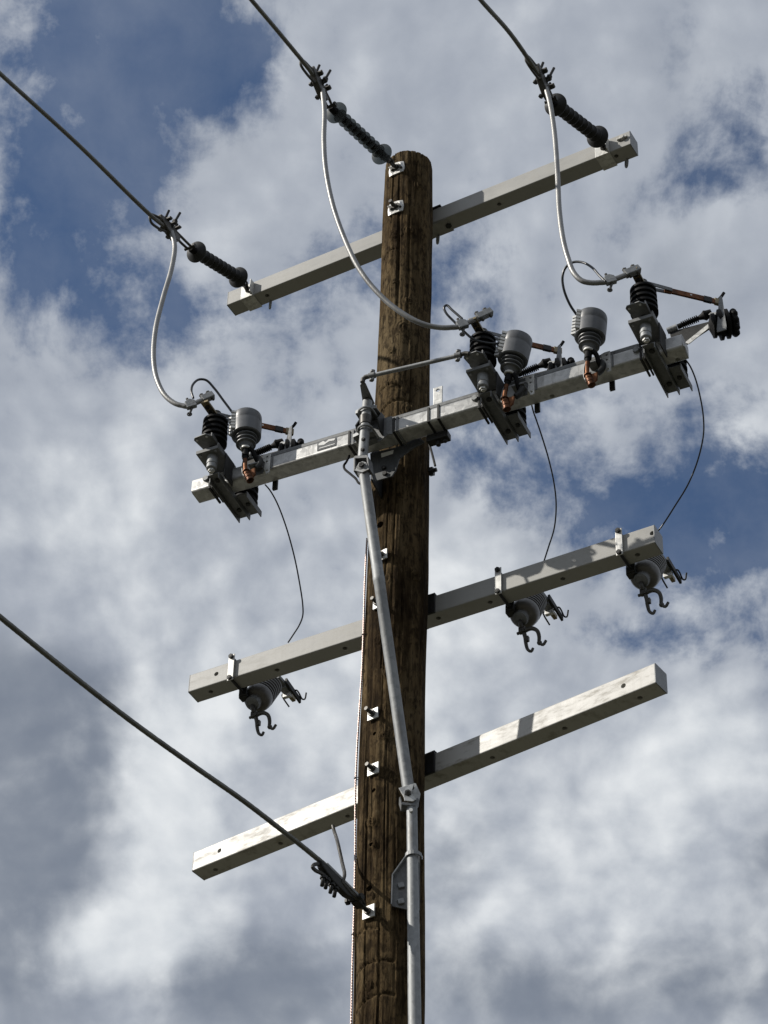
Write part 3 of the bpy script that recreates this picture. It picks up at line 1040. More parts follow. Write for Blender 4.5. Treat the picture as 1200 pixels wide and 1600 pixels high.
cL = dead_end(eyeL, sL, (378, 437), (299, 389), (264, 355), [(268, 360), (243, 343), (122, 226), (0, 115)],
              'black ribbed insulator tied to the left end of the top crossarm', 'bolted wire clamp beyond the insulator at the top crossarm\'s left end', 'stranded line wire running off the left edge of the photo')
eyeM = top_eye + FA.n * 0.05
sM = FA.loc(eyeM)[0]
cM = dead_end(eyeM, sM, (602, 246), (518, 169), (499, 132), [(503, 137), (484, 110), (440, 56), (393, 0)],
              'grey ribbed insulator tied to the very top of the wooden pole', 'bolted wire clamp beyond the insulator at the pole\'s top', 'stranded line wire from the pole\'s top, middle of the three', 'shed')
cR = dead_end(eyeR, sR, (938, 217), (862, 159), (849, 129), [(851, 133), (839, 113), (800, 56), (751, 0)],
              'black ribbed insulator tied to the right end of the top crossarm', 'bolted wire clamp beyond the insulator at the top crossarm\'s right end', 'stranded line wire leaving the photo\'s top edge on the right')


# ------------------------------------------------------------------ steel switch beam
hwB, hhB = FB.w / 2, FB.h / 2
beam = thing('switch_beam', 'galvanised steel beam across the pole\'s front carrying three switches', 'crossarm', FB(0, 0, -hhB), FB.rot)
b0, b1 = FB.s0 - FB.L / 2, FB.s0 + FB.L / 2
prof = []
rc = 0.016
for cx, cy, a0 in ((hwB - rc, hhB - rc, 0), (-hwB + rc, hhB - rc, 90), (-hwB + rc, -hhB + rc, 180), (hwB - rc, -hhB + rc, 270)):
    for k in range(5):
        a = R(a0 + k * 22.5)
        prof.append((cx + rc * math.cos(a), cy + rc * math.sin(a)))
m = MB().prism([FB(b0, o, u) for o, u in prof], FB.a * FB.L)
tube = m.build('square_tube', 'beam', beam)
carve(tube, [(FB.at_u(863, 619, -hhB), Vector((0, 0, -1)), 0.012, 0.03), (FB.at_u(1059, 562, -hhB), Vector((0, 0, -1)), 0.012, 0.03)])
for p_ in tube.data.polygons:
    p_.use_smooth = True
tube.modifiers.new('flat_faces', 'WEIGHTED_NORMAL')


def strap(s, w=0.012, mt='dark_steel'):
    e = 0.004
    MB().fbox(FB, (s - w / 2, s + w / 2), (hwB + 0.001, hwB + 0.001 + e), (-hhB - e - 0.001, hhB + e)).fbox(
        FB, (s - w / 2, s + w / 2), (-hwB - e, hwB + 0.001), (-hhB - 0.001 - e, -hhB - 0.001)).fbox(
        FB, (s - w / 2, s + w / 2), (-hwB - e, hwB + 0.001), (hhB + 0.001, hhB + 0.001 + e)).build('strap', mt, beam, 0.001)


def sB(px, py, o=None):
    return FB.loc(FB.at_o(px, py, hwB if o is None else o))[0]


for px, py, mt in ((552, 680, 'galv_dull'), (546, 683, 'dark_steel'), (615.5, 664, 'dark_steel'), (621, 662, 'galv_dull'), (669.5, 652, 'dark_steel'), (685, 648, 'dark_steel')):
    strap(sB(px, py), 0.012, mt)

MB().fbox(FB, (sB(408, 712), sB(998, 546)), (-0.046, 0.036), (hhB + 0.001, hhB + 0.036)).build('top_rail', 'galv_dull', beam, 0.010)
# lifting lug on top, clamp block underneath
P = FB.at_o(684.5, 612, 0.0)
s, _, u = FB.loc(P)
lug = MB().fbox(FB, (s - 0.024, s + 0.024), (-0.004, 0.004), (hhB, u + 0.030)).build('lifting_lug', 'zinc', beam, 0.002)
carve(lug, [(FB(s, 0.004, u + 0.006), FB.n, 0.011, 0.03)])
P = FB.at_u(687, 686, -hhB - 0.02)
s, o, u = FB.loc(P)
MB().fbox(FB, (s - 0.055, s + 0.055), (-0.075, -0.03), (-hhB - 0.045, -hhB - 0.005)).cyl(FB(s, -0.05, -hhB - 0.05), FB(s, -0.05, -hhB - 0.075), 0.012).cyl(
    FB(s + 0.035, -0.05, -hhB - 0.05), FB(s + 0.035, -0.05, -hhB - 0.065), 0.010).build('clamp_block', 'dark_steel', beam, 0.003)
for px, py in ((957, 606), (430, 762), (840, 645)):
    s = FB.loc(FB.at_o(px, py, -hwB - .01))[0]
    MB().fbox(FB, (s - 0.013, s + 0.013), (-hwB - 0.016, -hwB - 0.001), (-hhB - 0.040, -.01)).build('hanger_tab', 'dark_steel', beam, 0.002)
# maker's plate, with a plain drawn pictogram
P = FB.at_o(511, 693.5, hwB)
s, _, u = FB.loc(P)
lab = MB().fbox(FB, (s - 0.052, s + 0.050), (hwB + 0.001, hwB + 0.0025), (u - 0.030, u + 0.030)).build('label_plate', 'print', beam)
lp = MB()
lp.prism([FB(s + x, hwB + 0.0032, u + y) for x, y in ((-0.045, 0.014), (-0.02, 0.024), (-0.008, 0.012), (0.010, 0.024), (0.046, 0.018), (0.040, 0.006), (0.012, 0.010), (-0.015, -0.004), (-0.044, 0.002))], FB.n * 0.0006)
lp.prism([FB(s + x, hwB + 0.0032, u + y) for x, y in ((-0.040, -0.016), (0.044, -0.016), (0.044, -0.021), (-0.040, -0.021))], FB.n * 0.0006)
lp.build('printed_mark', 'sticker', lab)

# bracket that ties the beam to the pole, below the beam
ob_ = -hwB - .012
P1 = [FB.at_o(x, y, ob_) for x, y in ((578, 708), (618, 699), (655, 683), (663, 690), (640, 703), (624, 716), (618, 735), (612, 744), (588, 751), (580, 748))]
saddle = MB().prism(P1, FB.n * -0.008).build('saddle_plate', 'plate_shaded', beam, 0.0015)
P2 = [FB.at_o(x, y, ob_ + 0.001) for x, y in ((595.5, 708.5), (615, 703.5), (614, 709), (596, 715))]
MB().prism(P2, FB.n * 0.0012).build('white_tag', 'sticker', saddle)
P3 = [FB.at_o(x, y, hwB + 0.002) for x, y in ((590, 657), (613, 651), (613.5, 679), (606, 680.5), (595, 690), (590, 690))]
MB().prism(P3, FB.n * 0.006).build('face_plate', 'galv_dull', beam, 0.0015)
for px, py in ((600.5, 732), (602, 741)):
    P = FB.at_o(px, py, ob_)
    MB().hexnut(P, FB.n, 0.012, 0.012).build('bolt', 'dark_steel', saddle)
# side gussets that carry the beam off the pole
sg0, sg1 = FB.loc(P1[0])[0], FB.loc(P1[3])[0]
ub = FB.loc(P1[9])[2]
for s, u0, u1, od in ((sg0 + .004, ub + .004, .06, -.235),):
    MB().prism([FB(s, ob_ - .008, u0), FB(s, od, u0 - .035), FB(s, od, u1), FB(s, ob_ - .008, u1)], FB.a * .008).build('gusset', 'dark_steel', saddle, 0.001)
OX_ = .135
rod = [FB.at_o(x, y, o) for x, y, o in ((546, 712, .0), (541, 722, .02), (537.5, 727, .035), (538, 732, .04), (548, 741, .06), (556, 748, .10), (561, 755, OX_), (566, 757, OX_))]
MB().tube(smooth_path(rod, 24), 0.006, 8).build('bent_rod', 'black', beam)
rod = [FB.at_o(x, y, -0.2) for x, y in ((671, 694), (676, 712), (680, 728))]
MB().tube(rod, 0.006, 8).build('brace_rod', 'dark_steel', beam)

# ------------------------------------------------------------------ switch phase units
GS = 'three air break switches along the steel beam'
PH = {'L': -0.798, 'C': 0.644, 'R': 1.461}


def make_switch(s0, label):
    t = thing('air_break_switch', label, 'power switch', FB(s0, 0, -hhB - 0.05), FB.rot, GS)
    F = FB
    S_ = lambda ds, o, u: FB(s0 + ds, o, u)
    # base: two rolled angles under the beam with a web plate between their back halves
    e = 0.005
    base = MB()
    base.fbox(F, (s0 - .028, s0 + .034), (-.212, .130), (-hhB - .004 - e, -hhB - .004))
    base.fbox(F, (s0 - .028, s0 - .028 + e), (-.212, .112), (-hhB - .038, -hhB - .004 - e))
    base.fbox(F, (s0 + .034 - e, s0 + .034), (-.212, .130), (-hhB - .040, -hhB - .004 - e))
    ang = base.build('base_channel', 'galv_dull', t, 0.001)
    MB().fbox(F, (s0 + .036, s0 + .096), (-.210, -.056), (-hhB - .004 - e, -hhB - .004)).fbox(
        F, (s0 + .092, s0 + .097), (-.212, -.048), (-hhB - .040, -hhB - .003)).build('rear_web', 'galv_dull', t, 0.001)
    MB().cyl(S_(.062, -.13, -hhB - .0085), S_(.062, -.13, -hhB - .016), .011, seg=12).build('base_bolt', 'dark_steel', ang)
    for o in (.085, -.15):
        MB().hexnut(S_(.004, o, -hhB - .009), Vector((0, 0, -1)), .013, .009).build('base_bolt', 'dark_steel', ang)
    # U strap round the beam at the unit's left
    for ds, w in ((-.062, .010), (-.044, .008)):
        MB().fbox(F, (s0 + ds - w / 2, s0 + ds + w / 2), (hwB + .001, hwB + .006), (-hhB - .008, hhB + .006)).fbox(
            F, (s0 + ds - w / 2, s0 + ds + w / 2), (-hwB - .02, hwB + .006), (-hhB - .014, -hhB - .003)).build('strap', 'dark_steel', t, 0.001)
    MB().hexnut(S_(-.082, hwB + .001, .012), F.n, .016, .014).build('strap_bolt', 'galv', t)
    # bearing plate with turned-up lip and the cheek that carries it
    bp = MB()
    bp.fbox(F, (s0 - .066, s0 + .055), (.040, .200), (.047, .053))
    bp.fbox(F, (s0 + .050, s0 + .056), (.010, .200), (.053, .083))
    bp.fbox(F, (s0 - .066, s0 + .056), (.196, .200), (.053, .066))
    pl = bp.build('bearing_plate', 'galv_dull', t, 0.001)
    MB().fbox(F, (s0 + .056, s0 + .062), (.035, .125), (-hhB - .03, .075)).fbox(F, (s0 - .045, s0 + .056), (.036, .042), (hhB + .006, .047)).build('cheek_plate', 'dark_steel', t, 0.001)
    ax = S_(0, .150, 0)
    dn = Vector((0, 0, -1))
    bc = MB().lathe(ax + Vector((0, 0, .047)), dn, [(0, .027), (.05, .027), (.052, .0245), (.058, .0245), (.060, .0265), (.078, .0265), (.082, .023)], 24).build('bearing_tube', 'galv', pl)
    MB().hexnut(ax + Vector((0, 0, -.035)), dn, .017, .014).cyl(ax + Vector((0, 0, -.048)), ax + Vector((0, 0, -.056)), .009).build('end_nut', 'zinc', pl)
    for x, y in ((-.05, .06), (-.05, .18), (.035, .185)):
        MB().hexnut(S_(x, y, .047), dn, .007, .006).build('plate_bolt', 'galv', pl)
    # crank lever on top of the bearing
    lv = [S_(-.062, .238, .105), S_(-.052, .252, .105), S_(.012, .258, .105), S_(.030, .235, .105), S_(.040, .120, .105), S_(-.040, .110, .105)]
    cl = MB().prism(lv, Vector((0, 0, .006))).fbox(F, (s0 + .030, s0 + .036), (.12, .235), (.105, .128)).build('crank_lever', 'galv_dull', t, 0.001)
    MB().cyl(ax + Vector((0, 0, .053)), ax + Vector((0, 0, .125)), .022).build('pivot_shaft', 'dark_steel', t)
    for x, y in ((-.045, .235), (.010, .240)):
        MB().cyl(S_(x, y, .1045), S_(x, y, .100), .006, seg=10).build('lever_rivet', 'zinc', cl)

    def stack(c, u0, u1, r, nm):
        prof = [(0, .035), (.004, .045)]
        n = 5
        H = u1 - u0
        for i in range(n):
            z = .012 + (H - .03) * i / (n - 1) * .92
            k = 1.0 - .06 * i / n
            prof += [(z, r * .80), (z + .003, r * k), (z + .016, r * k), (z + .022, r * .82)]
        prof += [(H - .010, .042), (H, .036)]
        prof = sorted(prof, key=lambda q: q[0])
        return MB().lathe(c + Vector((0, 0, u0)), Vector((0, 0, 1)), prof, 30).build(nm, 'black', t)
    stack(ax, .118, .300, .066, 'rotating_insulator')
    stack(S_(.030, -.150, 0), -hhB, .190, .066, 'fixed_insulator')
    # top: terminal pad towards the line, blade across to the contact
    U = .318
    tp = MB().fbox(F, (s0 - .022, s0 + .018), (.095, .275), (U - .006, U + .006)).build('terminal_pad', 'brass', t, 0.001)
    for o in (.150, .205, .240):
        MB().hexnut(S_(-.002, o, U - .006), dn, .012, .008).build('pad_bolt', 'dark_steel', tp)
    MB().cyl(S_(0, .15, .298), S_(0, .15, U + .03), .024).build('blade_hinge', 'iron', t)
    A_, B_ = S_(.030, .140, U), S_(.300, -.093, U)
    d = (B_ - A_).normalized()
    sd = d.cross(Vector((0, 0, 1)))
    up = Vector((0, 0, 1))
    for e in (-1, 1):
        MB().bar(A_ - d * .03 + sd * .016 * e, A_ + d * .11 + sd * .010 * e, up * .010, sd * .0025).build('hinge_arm', 'galv_dull', t)
    bl = MB().bar(A_ + d * .075, B_, up * .0155, sd * .0055).build('blade', 'copper', t, 0.0015)
    MB().bar(B_ - d * .085, B_ - d * .045, up * .0165, sd * .0075).build('blade_joint', 'dark_steel', bl, 0.001)
    MB().bar(B_ - d * .030, B_ + d * .010, up * .018, sd * .0085).build('contact_clip', 'brass', bl, 0.001)
    MB().cyl(B_ - d * .15 - sd * .007, B_ - d * .15 + sd * .007, .005, seg=10).build('rivet', 'zinc', bl)
    hp = [B_ - d * .01 + up * .014, B_ + up * .032, B_ + d * .012 + up * .043 - F.n * -.006, B_ + d * .030 + up * .060 + F.n * .02]
    MB().tube(smooth_path(hp, 14), [.008] * 0 or .0075, 8).build('arcing_horn', 'black', bl)
    # contact strip down to the interrupter
    c0, c1 = S_(.312, -.062, .322), S_(.305, -.028, .050)
    q = MB()
    q.prism([c0 + F.a * -.006, c0 + F.a * .008, S_(.338, -.030, .080), S_(.334, -.030, .058), S_(.290, -.030, .058), S_(.290, -.030, .085)], F.n * .005)
    q.build('contact_strip', 'galv_dull', t, 0.001)
    # interrupter: ribbed tension rod, tapered carrier and the black drum on its end
    r0, r1 = S_(.080, -.100, .250), S_(.252, -.100, .276)
    dr = (r1 - r0)
    pr = []
    for i in range(9):
        z = .02 + dr.length * .055 * i
        pr += [(z, .010), (z + .002, .018), (z + .006, .018), (z + .008, .010)]
    pr = [(0, .013), (.018, .013)] + pr + [(dr.length * .72, .016), (dr.length * .80, .026), (dr.length * .86, .022), (dr.length, .018)]
    MB().lathe(r0, dr, pr, 16).build('tension_rod', 'black', t)
    MB().cyl(r0 - dr * .30, r0 - dr * .02, .016).build('rod_socket', 'galv', t)
    car = [S_(.036, -.102, .236), S_(.236, -.102, .226), S_(.240, -.102, .186), S_(.150, -.102, .145), S_(.086, -.102, .104), S_(.050, -.102, .120)]
    MB().prism(car, F.n * -.012).build('carrier_arm', 'dark_steel', t, 0.002)
    MB().prism([S_(.110, -.100, .128), S_(.236, -.100, .208), S_(.240, -.100, .182), S_(.130, -.100, .112)], F.n * .004).build('carrier_edge', 'zinc', t)
    cd = S_(.305, -.105, .180)
    axd = (F.a * .86 - F.n * .30 + up * .12).normalized()
    dp = [(-.072, .020)]
    for z, r in ((-.060, .060), (-.028, .075), (.004, .072), (.034, .062)):
        dp += [(z, r * .78), (z + .004, r), (z + .018, r), (z + .024, r * .80)]
    dp += [(.066, .040), (.072, .016)]
    dm = MB().lathe(cd, axd, dp, 28)
    _, x, y = basis(axd)
    for i in range(9):
        a = 2 * math.pi * i / 9
        dm.ball(cd + axd * .050 + (x * math.cos(a) + y * math.sin(a)) * .052, .018, 10)
    dm.build('interrupter_drum', 'black', t)
    MB().bar(S_(.240, -.09, .262), S_(.300, -.085, .235), up * .008, F.n * .004).build('drum_link', 'galv', t, 0.001)
    return t


sw = make_switch(PH['C'], 'middle air break switch, right beside the wooden pole')
for k, lb in (('L', 'air break switch on the left end of the steel beam'), ('R', 'air break switch on the right end of the steel beam')):
    copy_tree(sw, Matrix.Translation(FB(PH[k], 0, -hhB - 0.05)) @ FB.rot, lb)

# ------------------------------------------------------------------ surge arresters
GR = 'surge arresters in grey guards in front of the steel beam'


def make_arrester(label):
    m0 = Matrix.Identity(4)
    t = thing('surge_arrester', label, 'surge arrester', Vector((0, 0, 0)), None, GR)
    Z = Vector((0, 0, 1))
    O = Vector((0, 0, 0))
    gd = MB().lathe(O, Z, [(.086, .030), (.073, .050), (.070, .068), (.074, .0735), (.150, .0745), (.156, .0735), (.158, .0745), (.200, .0735), (.207, .0715), (.210, .066), (.212, .050), (.214, .012)], 40).build('wildlife_guard', 'guard', t)
    for col, a0 in ((0, R(205)), (1, R(240))):
        for i in range(6):
            z = .082 + .021 * i
            a = a0
            c = Vector((math.cos(a), math.sin(a), 0))
            tt = Vector((-c.y, c.x, 0))
            MB().prism([c * .070 + tt * .017 + Z * z, c * .070 - tt * .017 + Z * z, c * .092 + Z * (z + .004)], Z * .013).build('guard_tooth', 'guard_rib', gd)
    bd = [(.10, .030)]
    for i, r in enumerate((.056, .053, .050)):
        z = .058 - .021 * i
        bd += [(z + .010, .036), (z + .004, r), (z, r * .99), (z - .003, .036)]
    bd += [(.004, .030), (-.004, .027)]
    MB().lathe(O, Z, bd, 36).build('housing', 'guard', t)
    MB().lathe(O, Z, [(-.002, .024), (-.006, .026), (-.016, .026), (-.018, .022)], 24).build('end_fitting', 'zinc', t)
    MB().lathe(O, Z, [(-.016, .018), (-.060, .018), (-.064, .013), (-.082, .011)], 20).build('isolator', 'black', t)
    # hanger strap back to the beam bracket
    MB().tube(smooth_path([Vector((.016, .0, -.012)), Vector((.034, .012, -.030)), Vector((.044, .030, -.070)), Vector((.052, .050, -.085))], 12), .012, 8).build('hanger_strap', 'black', t)
    MB().tube(smooth_path([Vector((.050, .045, -.055)), Vector((.062, .040, -.080)), Vector((.058, .035, -.115)), Vector((.045, .030, -.135))], 14), .016, 10).build('ground_lug', 'dark_steel', t)
    # copper braid and tab below the isolator
    ld = MB()
    lp_ = smooth_path([Vector((0, 0, -.070)), Vector((.002, -.002, -.115)), Vector((.008, -.004, -.165)), Vector((.022, -.003, -.205)), Vector((.034, .000, -.238))], 40)
    ld.tube(lp_, [.0105 if i < 20 else .0105 + .007 * min(1, (i - 20) / 8) for i in range(len(lp_))], 12)
    k = ld.build('copper_lead', 'copper', t)
    for i in (22, 27, 32, 37):
        MB().tube([lp_[i], lp_[i + 1]], .0195, 14).build('copper_band', 'copper', k, .001)
    MB().prism([Vector((.020, .004, -.158)), Vector((.052, .006, -.150)), Vector((.054, .006, -.196)), Vector((.034, .004, -.222))], Vector((0, .012, 0))).build('copper_tab', 'copper', t, .003)
    MB().tube(smooth_path([Vector((-.012, .012, -.06)), Vector((-.018, .010, -.11)), Vector((-.012, .006, -.165)), Vector((.004, .004, -.20))], 16), .005, 8).build('ground_strap', 'galv', t)
    return t


def axis_matrix(p0, p1):
    d = (p1 - p0).normalized()
    x = (FB.a - d * FB.a.dot(d)).normalized()
    y = d.cross(x)
    return Matrix(((x.x, y.x, d.x, p0.x), (x.y, y.y, d.y, p0.y), (x.z, y.z, d.z, p0.z), (0, 0, 0, 1)))


ARR = {'C': ((808, 534), (796.5, 581.5)), 'L': ((386, 656), (384, 699)), 'R': ((924, 506), (920, 546))}
arr = make_arrester('grey capped surge arrester beside the middle switch')
A_TOP = {}
for i, k in enumerate('CLR'):
    (tx, ty), (bx, by) = ARR[k]
    p1, p0 = FB.at_o(tx, ty, .125), FB.at_o(bx, by, .125)
    mw = axis_matrix(p0, p1)
    if k == 'C':
        arr.matrix_world = mw
        bpy.context.view_layer.update()
    else:
        copy_tree(arr, mw, {'L': 'grey capped surge arrester at the left end of the steel beam', 'R': 'grey capped surge arrester standing alone between middle and right switches'}[k])
    A_TOP[k] = mw @ Vector((0, 0, .21))
# L-shaped brackets on the beam front that carry the arresters
for px, py in ((416.5, 730.5), (829, 612), (948.5, 577)):
    s = sB(px, py)
    br = MB()
    poly = [(-.024, .052), (-.006, .058), (.022, .058), (.022, -.075), (.004, -.080), (-.012, -.040), (-.008, 0.0), (-.020, .020)]
    br.prism([FB(s + x, hwB + .002, u) for x, u in poly], FB.n * .007)
    o1 = br.build('arrester_bracket', 'zinc', beam, 0.0015)
    carve(o1, [(FB(s + .004, hwB + .009, .036), FB.n, .007, .02), (FB(s + .004, hwB + .009, .004), FB.n, .006, .02), (FB(s + .008, hwB + .009, -.058), FB.n, .006, .02)])
    MB().fbox(FB, (s - .075, s - .014), (hwB + .002, hwB + .055), (-.035, -.028)).fbox(FB, (s - .075, s - .014), (hwB + .001, hwB + .006), (-.065, .02)).build('bracket_arm', 'galv_dull', o1, 0.001)
    MB().fbox(FB, (s + .026, s + .034), (hwB + .001, hwB + .004), (-hhB - .004, hhB + .002)).build('band', 'galv_dull', o1)

# ------------------------------------------------------------------ jumpers, leads and drop wires
def cable(name, label, cat, pts, r, m, group, n=200, lobes=0, twist=0., depth=.12, seg=12):
    t = thing(name, label, cat, pts[0], None, group)
    MB().tube(smooth_path(pts, n), r, seg, lobes, twist, depth).build('strand' if lobes else 'sheath', m, t)
    return t


def jumper(px, y0, y1):
    return px_path(px, y0, y1, 60)


yT = {k: FB(PH[k], .262, .318).y for k in PH}
J = {'L': [(268, 362), (273, 385), (268, 420), (255, 465), (243, 515), (240, 560), (245, 592), (258, 618), (275, 631), (291, 635)],
     'C': [(504, 140), (507, 175), (506, 220), (509, 265), (520, 320), (538, 372), (560, 418), (588, 455), (622, 485), (660, 506), (690, 512), (714, 511)],
     'R': [(853, 138), (859, 160), (866, 205), (871, 270), (874, 330), (880, 375), (888, 405), (897, 427), (910, 439), (925, 442), (945, 441)]}
TAIL = {'L': [(291, 635), (312, 627), (331, 618)], 'C': [(714, 511), (738, 501), (765, 488)], 'R': [(945, 441), (972, 432), (996, 421)]}
LBJ = {'L': 'silver jumper cable curling down to the left switch', 'C': 'silver jumper cable sweeping across the pole\'s face to the middle switch', 'R': 'silver jumper cable looping down to the right switch'}
LBC = {'L': 'black arrester lead arching from the left jumper\'s end', 'C': 'black arrester lead arching beside the pole to the middle arrester', 'R': 'black arrester lead curving in a wide arc to the right arrester'}
for k, c1 in zip('LCR', (cL, cM, cR)):
    y0 = c1[0].y
    px = J[k]
    pts = jumper(px, y0, yT[k]) + [at_y(p[0], p[1], yT[k]) for p in TAIL[k][1:]]
    jt = thing('jumper_cable', LBJ[k], 'cable', pts[0], None, GJ)
    MB().tube(smooth_path(pts, 420), .0128, 30, 10, 30.0, .10).build('strand', 'alu', jt)
    # parallel groove connector and tap clamp at the switch end
    a, b = at_y(*TAIL[k][0], yT[k]), at_y(*TAIL[k][2], yT[k])
    d = (b - a).normalized()
    _, x, y = basis(d)
    cn = MB()
    cn.bar(lerp(a, b, .62), lerp(a, b, 1.06), x * .017, y * .017)
    cn.build('terminal_lug', 'galv', jt, .003)
    for f in (.70, .95):
        p = lerp(a, b, f)
        MB().cyl(p - x * .03, p + x * .036, .007, seg=8).hexnut(p + x * .018, x, .013, .012).build('lug_bolt', 'iron', jt)
    c = lerp(a, b, .12)
    hc = MB()
    hc.prism([c + d * i + x * j - y * .013 for i, j in ((-.022, -.018), (.030, -.026), (.036, .010), (.018, .030), (-.014, .024))], y * .026)
    hcl = hc.build('tap_clamp', 'galv', jt, .003)
    e0, e1 = c - x * .026, c - x * .055 - d * .030
    ring = [e1 + (x * math.cos(i * math.pi / 6) + d * math.sin(i * math.pi / 6)) * .010 for i in range(13)]
    MB().cyl(c + x * .045 + d * .012, e0, .007, seg=8).tube([e0, lerp(e0, e1, .5), e1], .006, 8).tube(ring, .004, 8).build('eye_screw', 'iron', hcl)
LEADS = {'L': [(302, 622), (299, 610), (302, 600), (311, 593), (322, 594), (335, 607), (350, 627), (368, 651)],
         'C': [(716, 502), (698, 488), (694, 481), (698, 477), (706, 484), (712, 496), (724, 514), (741, 531), (760, 541), (790, 552), (806, 532)],
         'R': [(946, 440), (936, 430), (925, 418), (910, 410), (895, 410), (884, 418), (879, 432), (881, 452), (890, 475), (899, 489), (908, 501)]}
LEADS['C'] = [(722, 498), (706, 484), (698, 477), (694, 480), (697, 489), (709, 502), (722, 515), (742, 531), (775, 537), (802, 530)]
for k in 'LCR':
    px = LEADS[k]
    e = FB.at_o(px[-1][0], px[-1][1], .125)
    pts = px_path(px, yT[k] - .01, e.y, 50)
    lt = thing('arrester_lead', LBC[k], 'cable', pts[0], None, 'black leads from jumpers to arresters')
    MB().tube(smooth_path(pts, 160), .0062, 12).build('sheath', 'cable', lt)
DROP = {'L': [(414, 757), (421, 765), (432, 784), (446, 820), (459, 866), (467, 905), (473, 945), (473, 962), (468, 976), (458, 992), (450, 1004)],
        'C': [(830, 630), (834, 645), (838, 656), (848, 686), (858, 720), (866, 757), (869, 790), (866, 825), (857, 855), (849, 880)],
        'R': [(1066, 556), (1077, 570), (1086, 590), (1094, 620), (1099, 652), (1099, 680), (1090, 720), (1075, 757), (1055, 790), (1032, 825), (1020, 838)]}
LBD = {'L': 'thin tap wire bending down from the left switch to its cutout', 'C': 'thin tap wire curving down from the middle switch to its cutout', 'R': 'thin tap wire bowing far right down to the end cutout'}
for k in 'LCR':
    px = DROP[k]
    st = FB.at_o(px[0][0], px[0][1], -.09).y
    en = FC.at_o(px[-1][0], px[-1][1], -.16).y
    pts = px_path(px, st, en, 60)
    dt = thing('tap_wire', LBD[k], 'wire', pts[0], None, 'thin tap wires from switches to cutouts')
    MB().tube(smooth_path(pts, 220), .0038, 10).build('sheath', 'cable' if k != 'R' else 'cable', dt)

# ------------------------------------------------------------------ fuse cutouts on the middle arm
GC = 'fuse cutouts clamped along the middle crossarm'
hwC, hhC = FC.w / 2, FC.h / 2


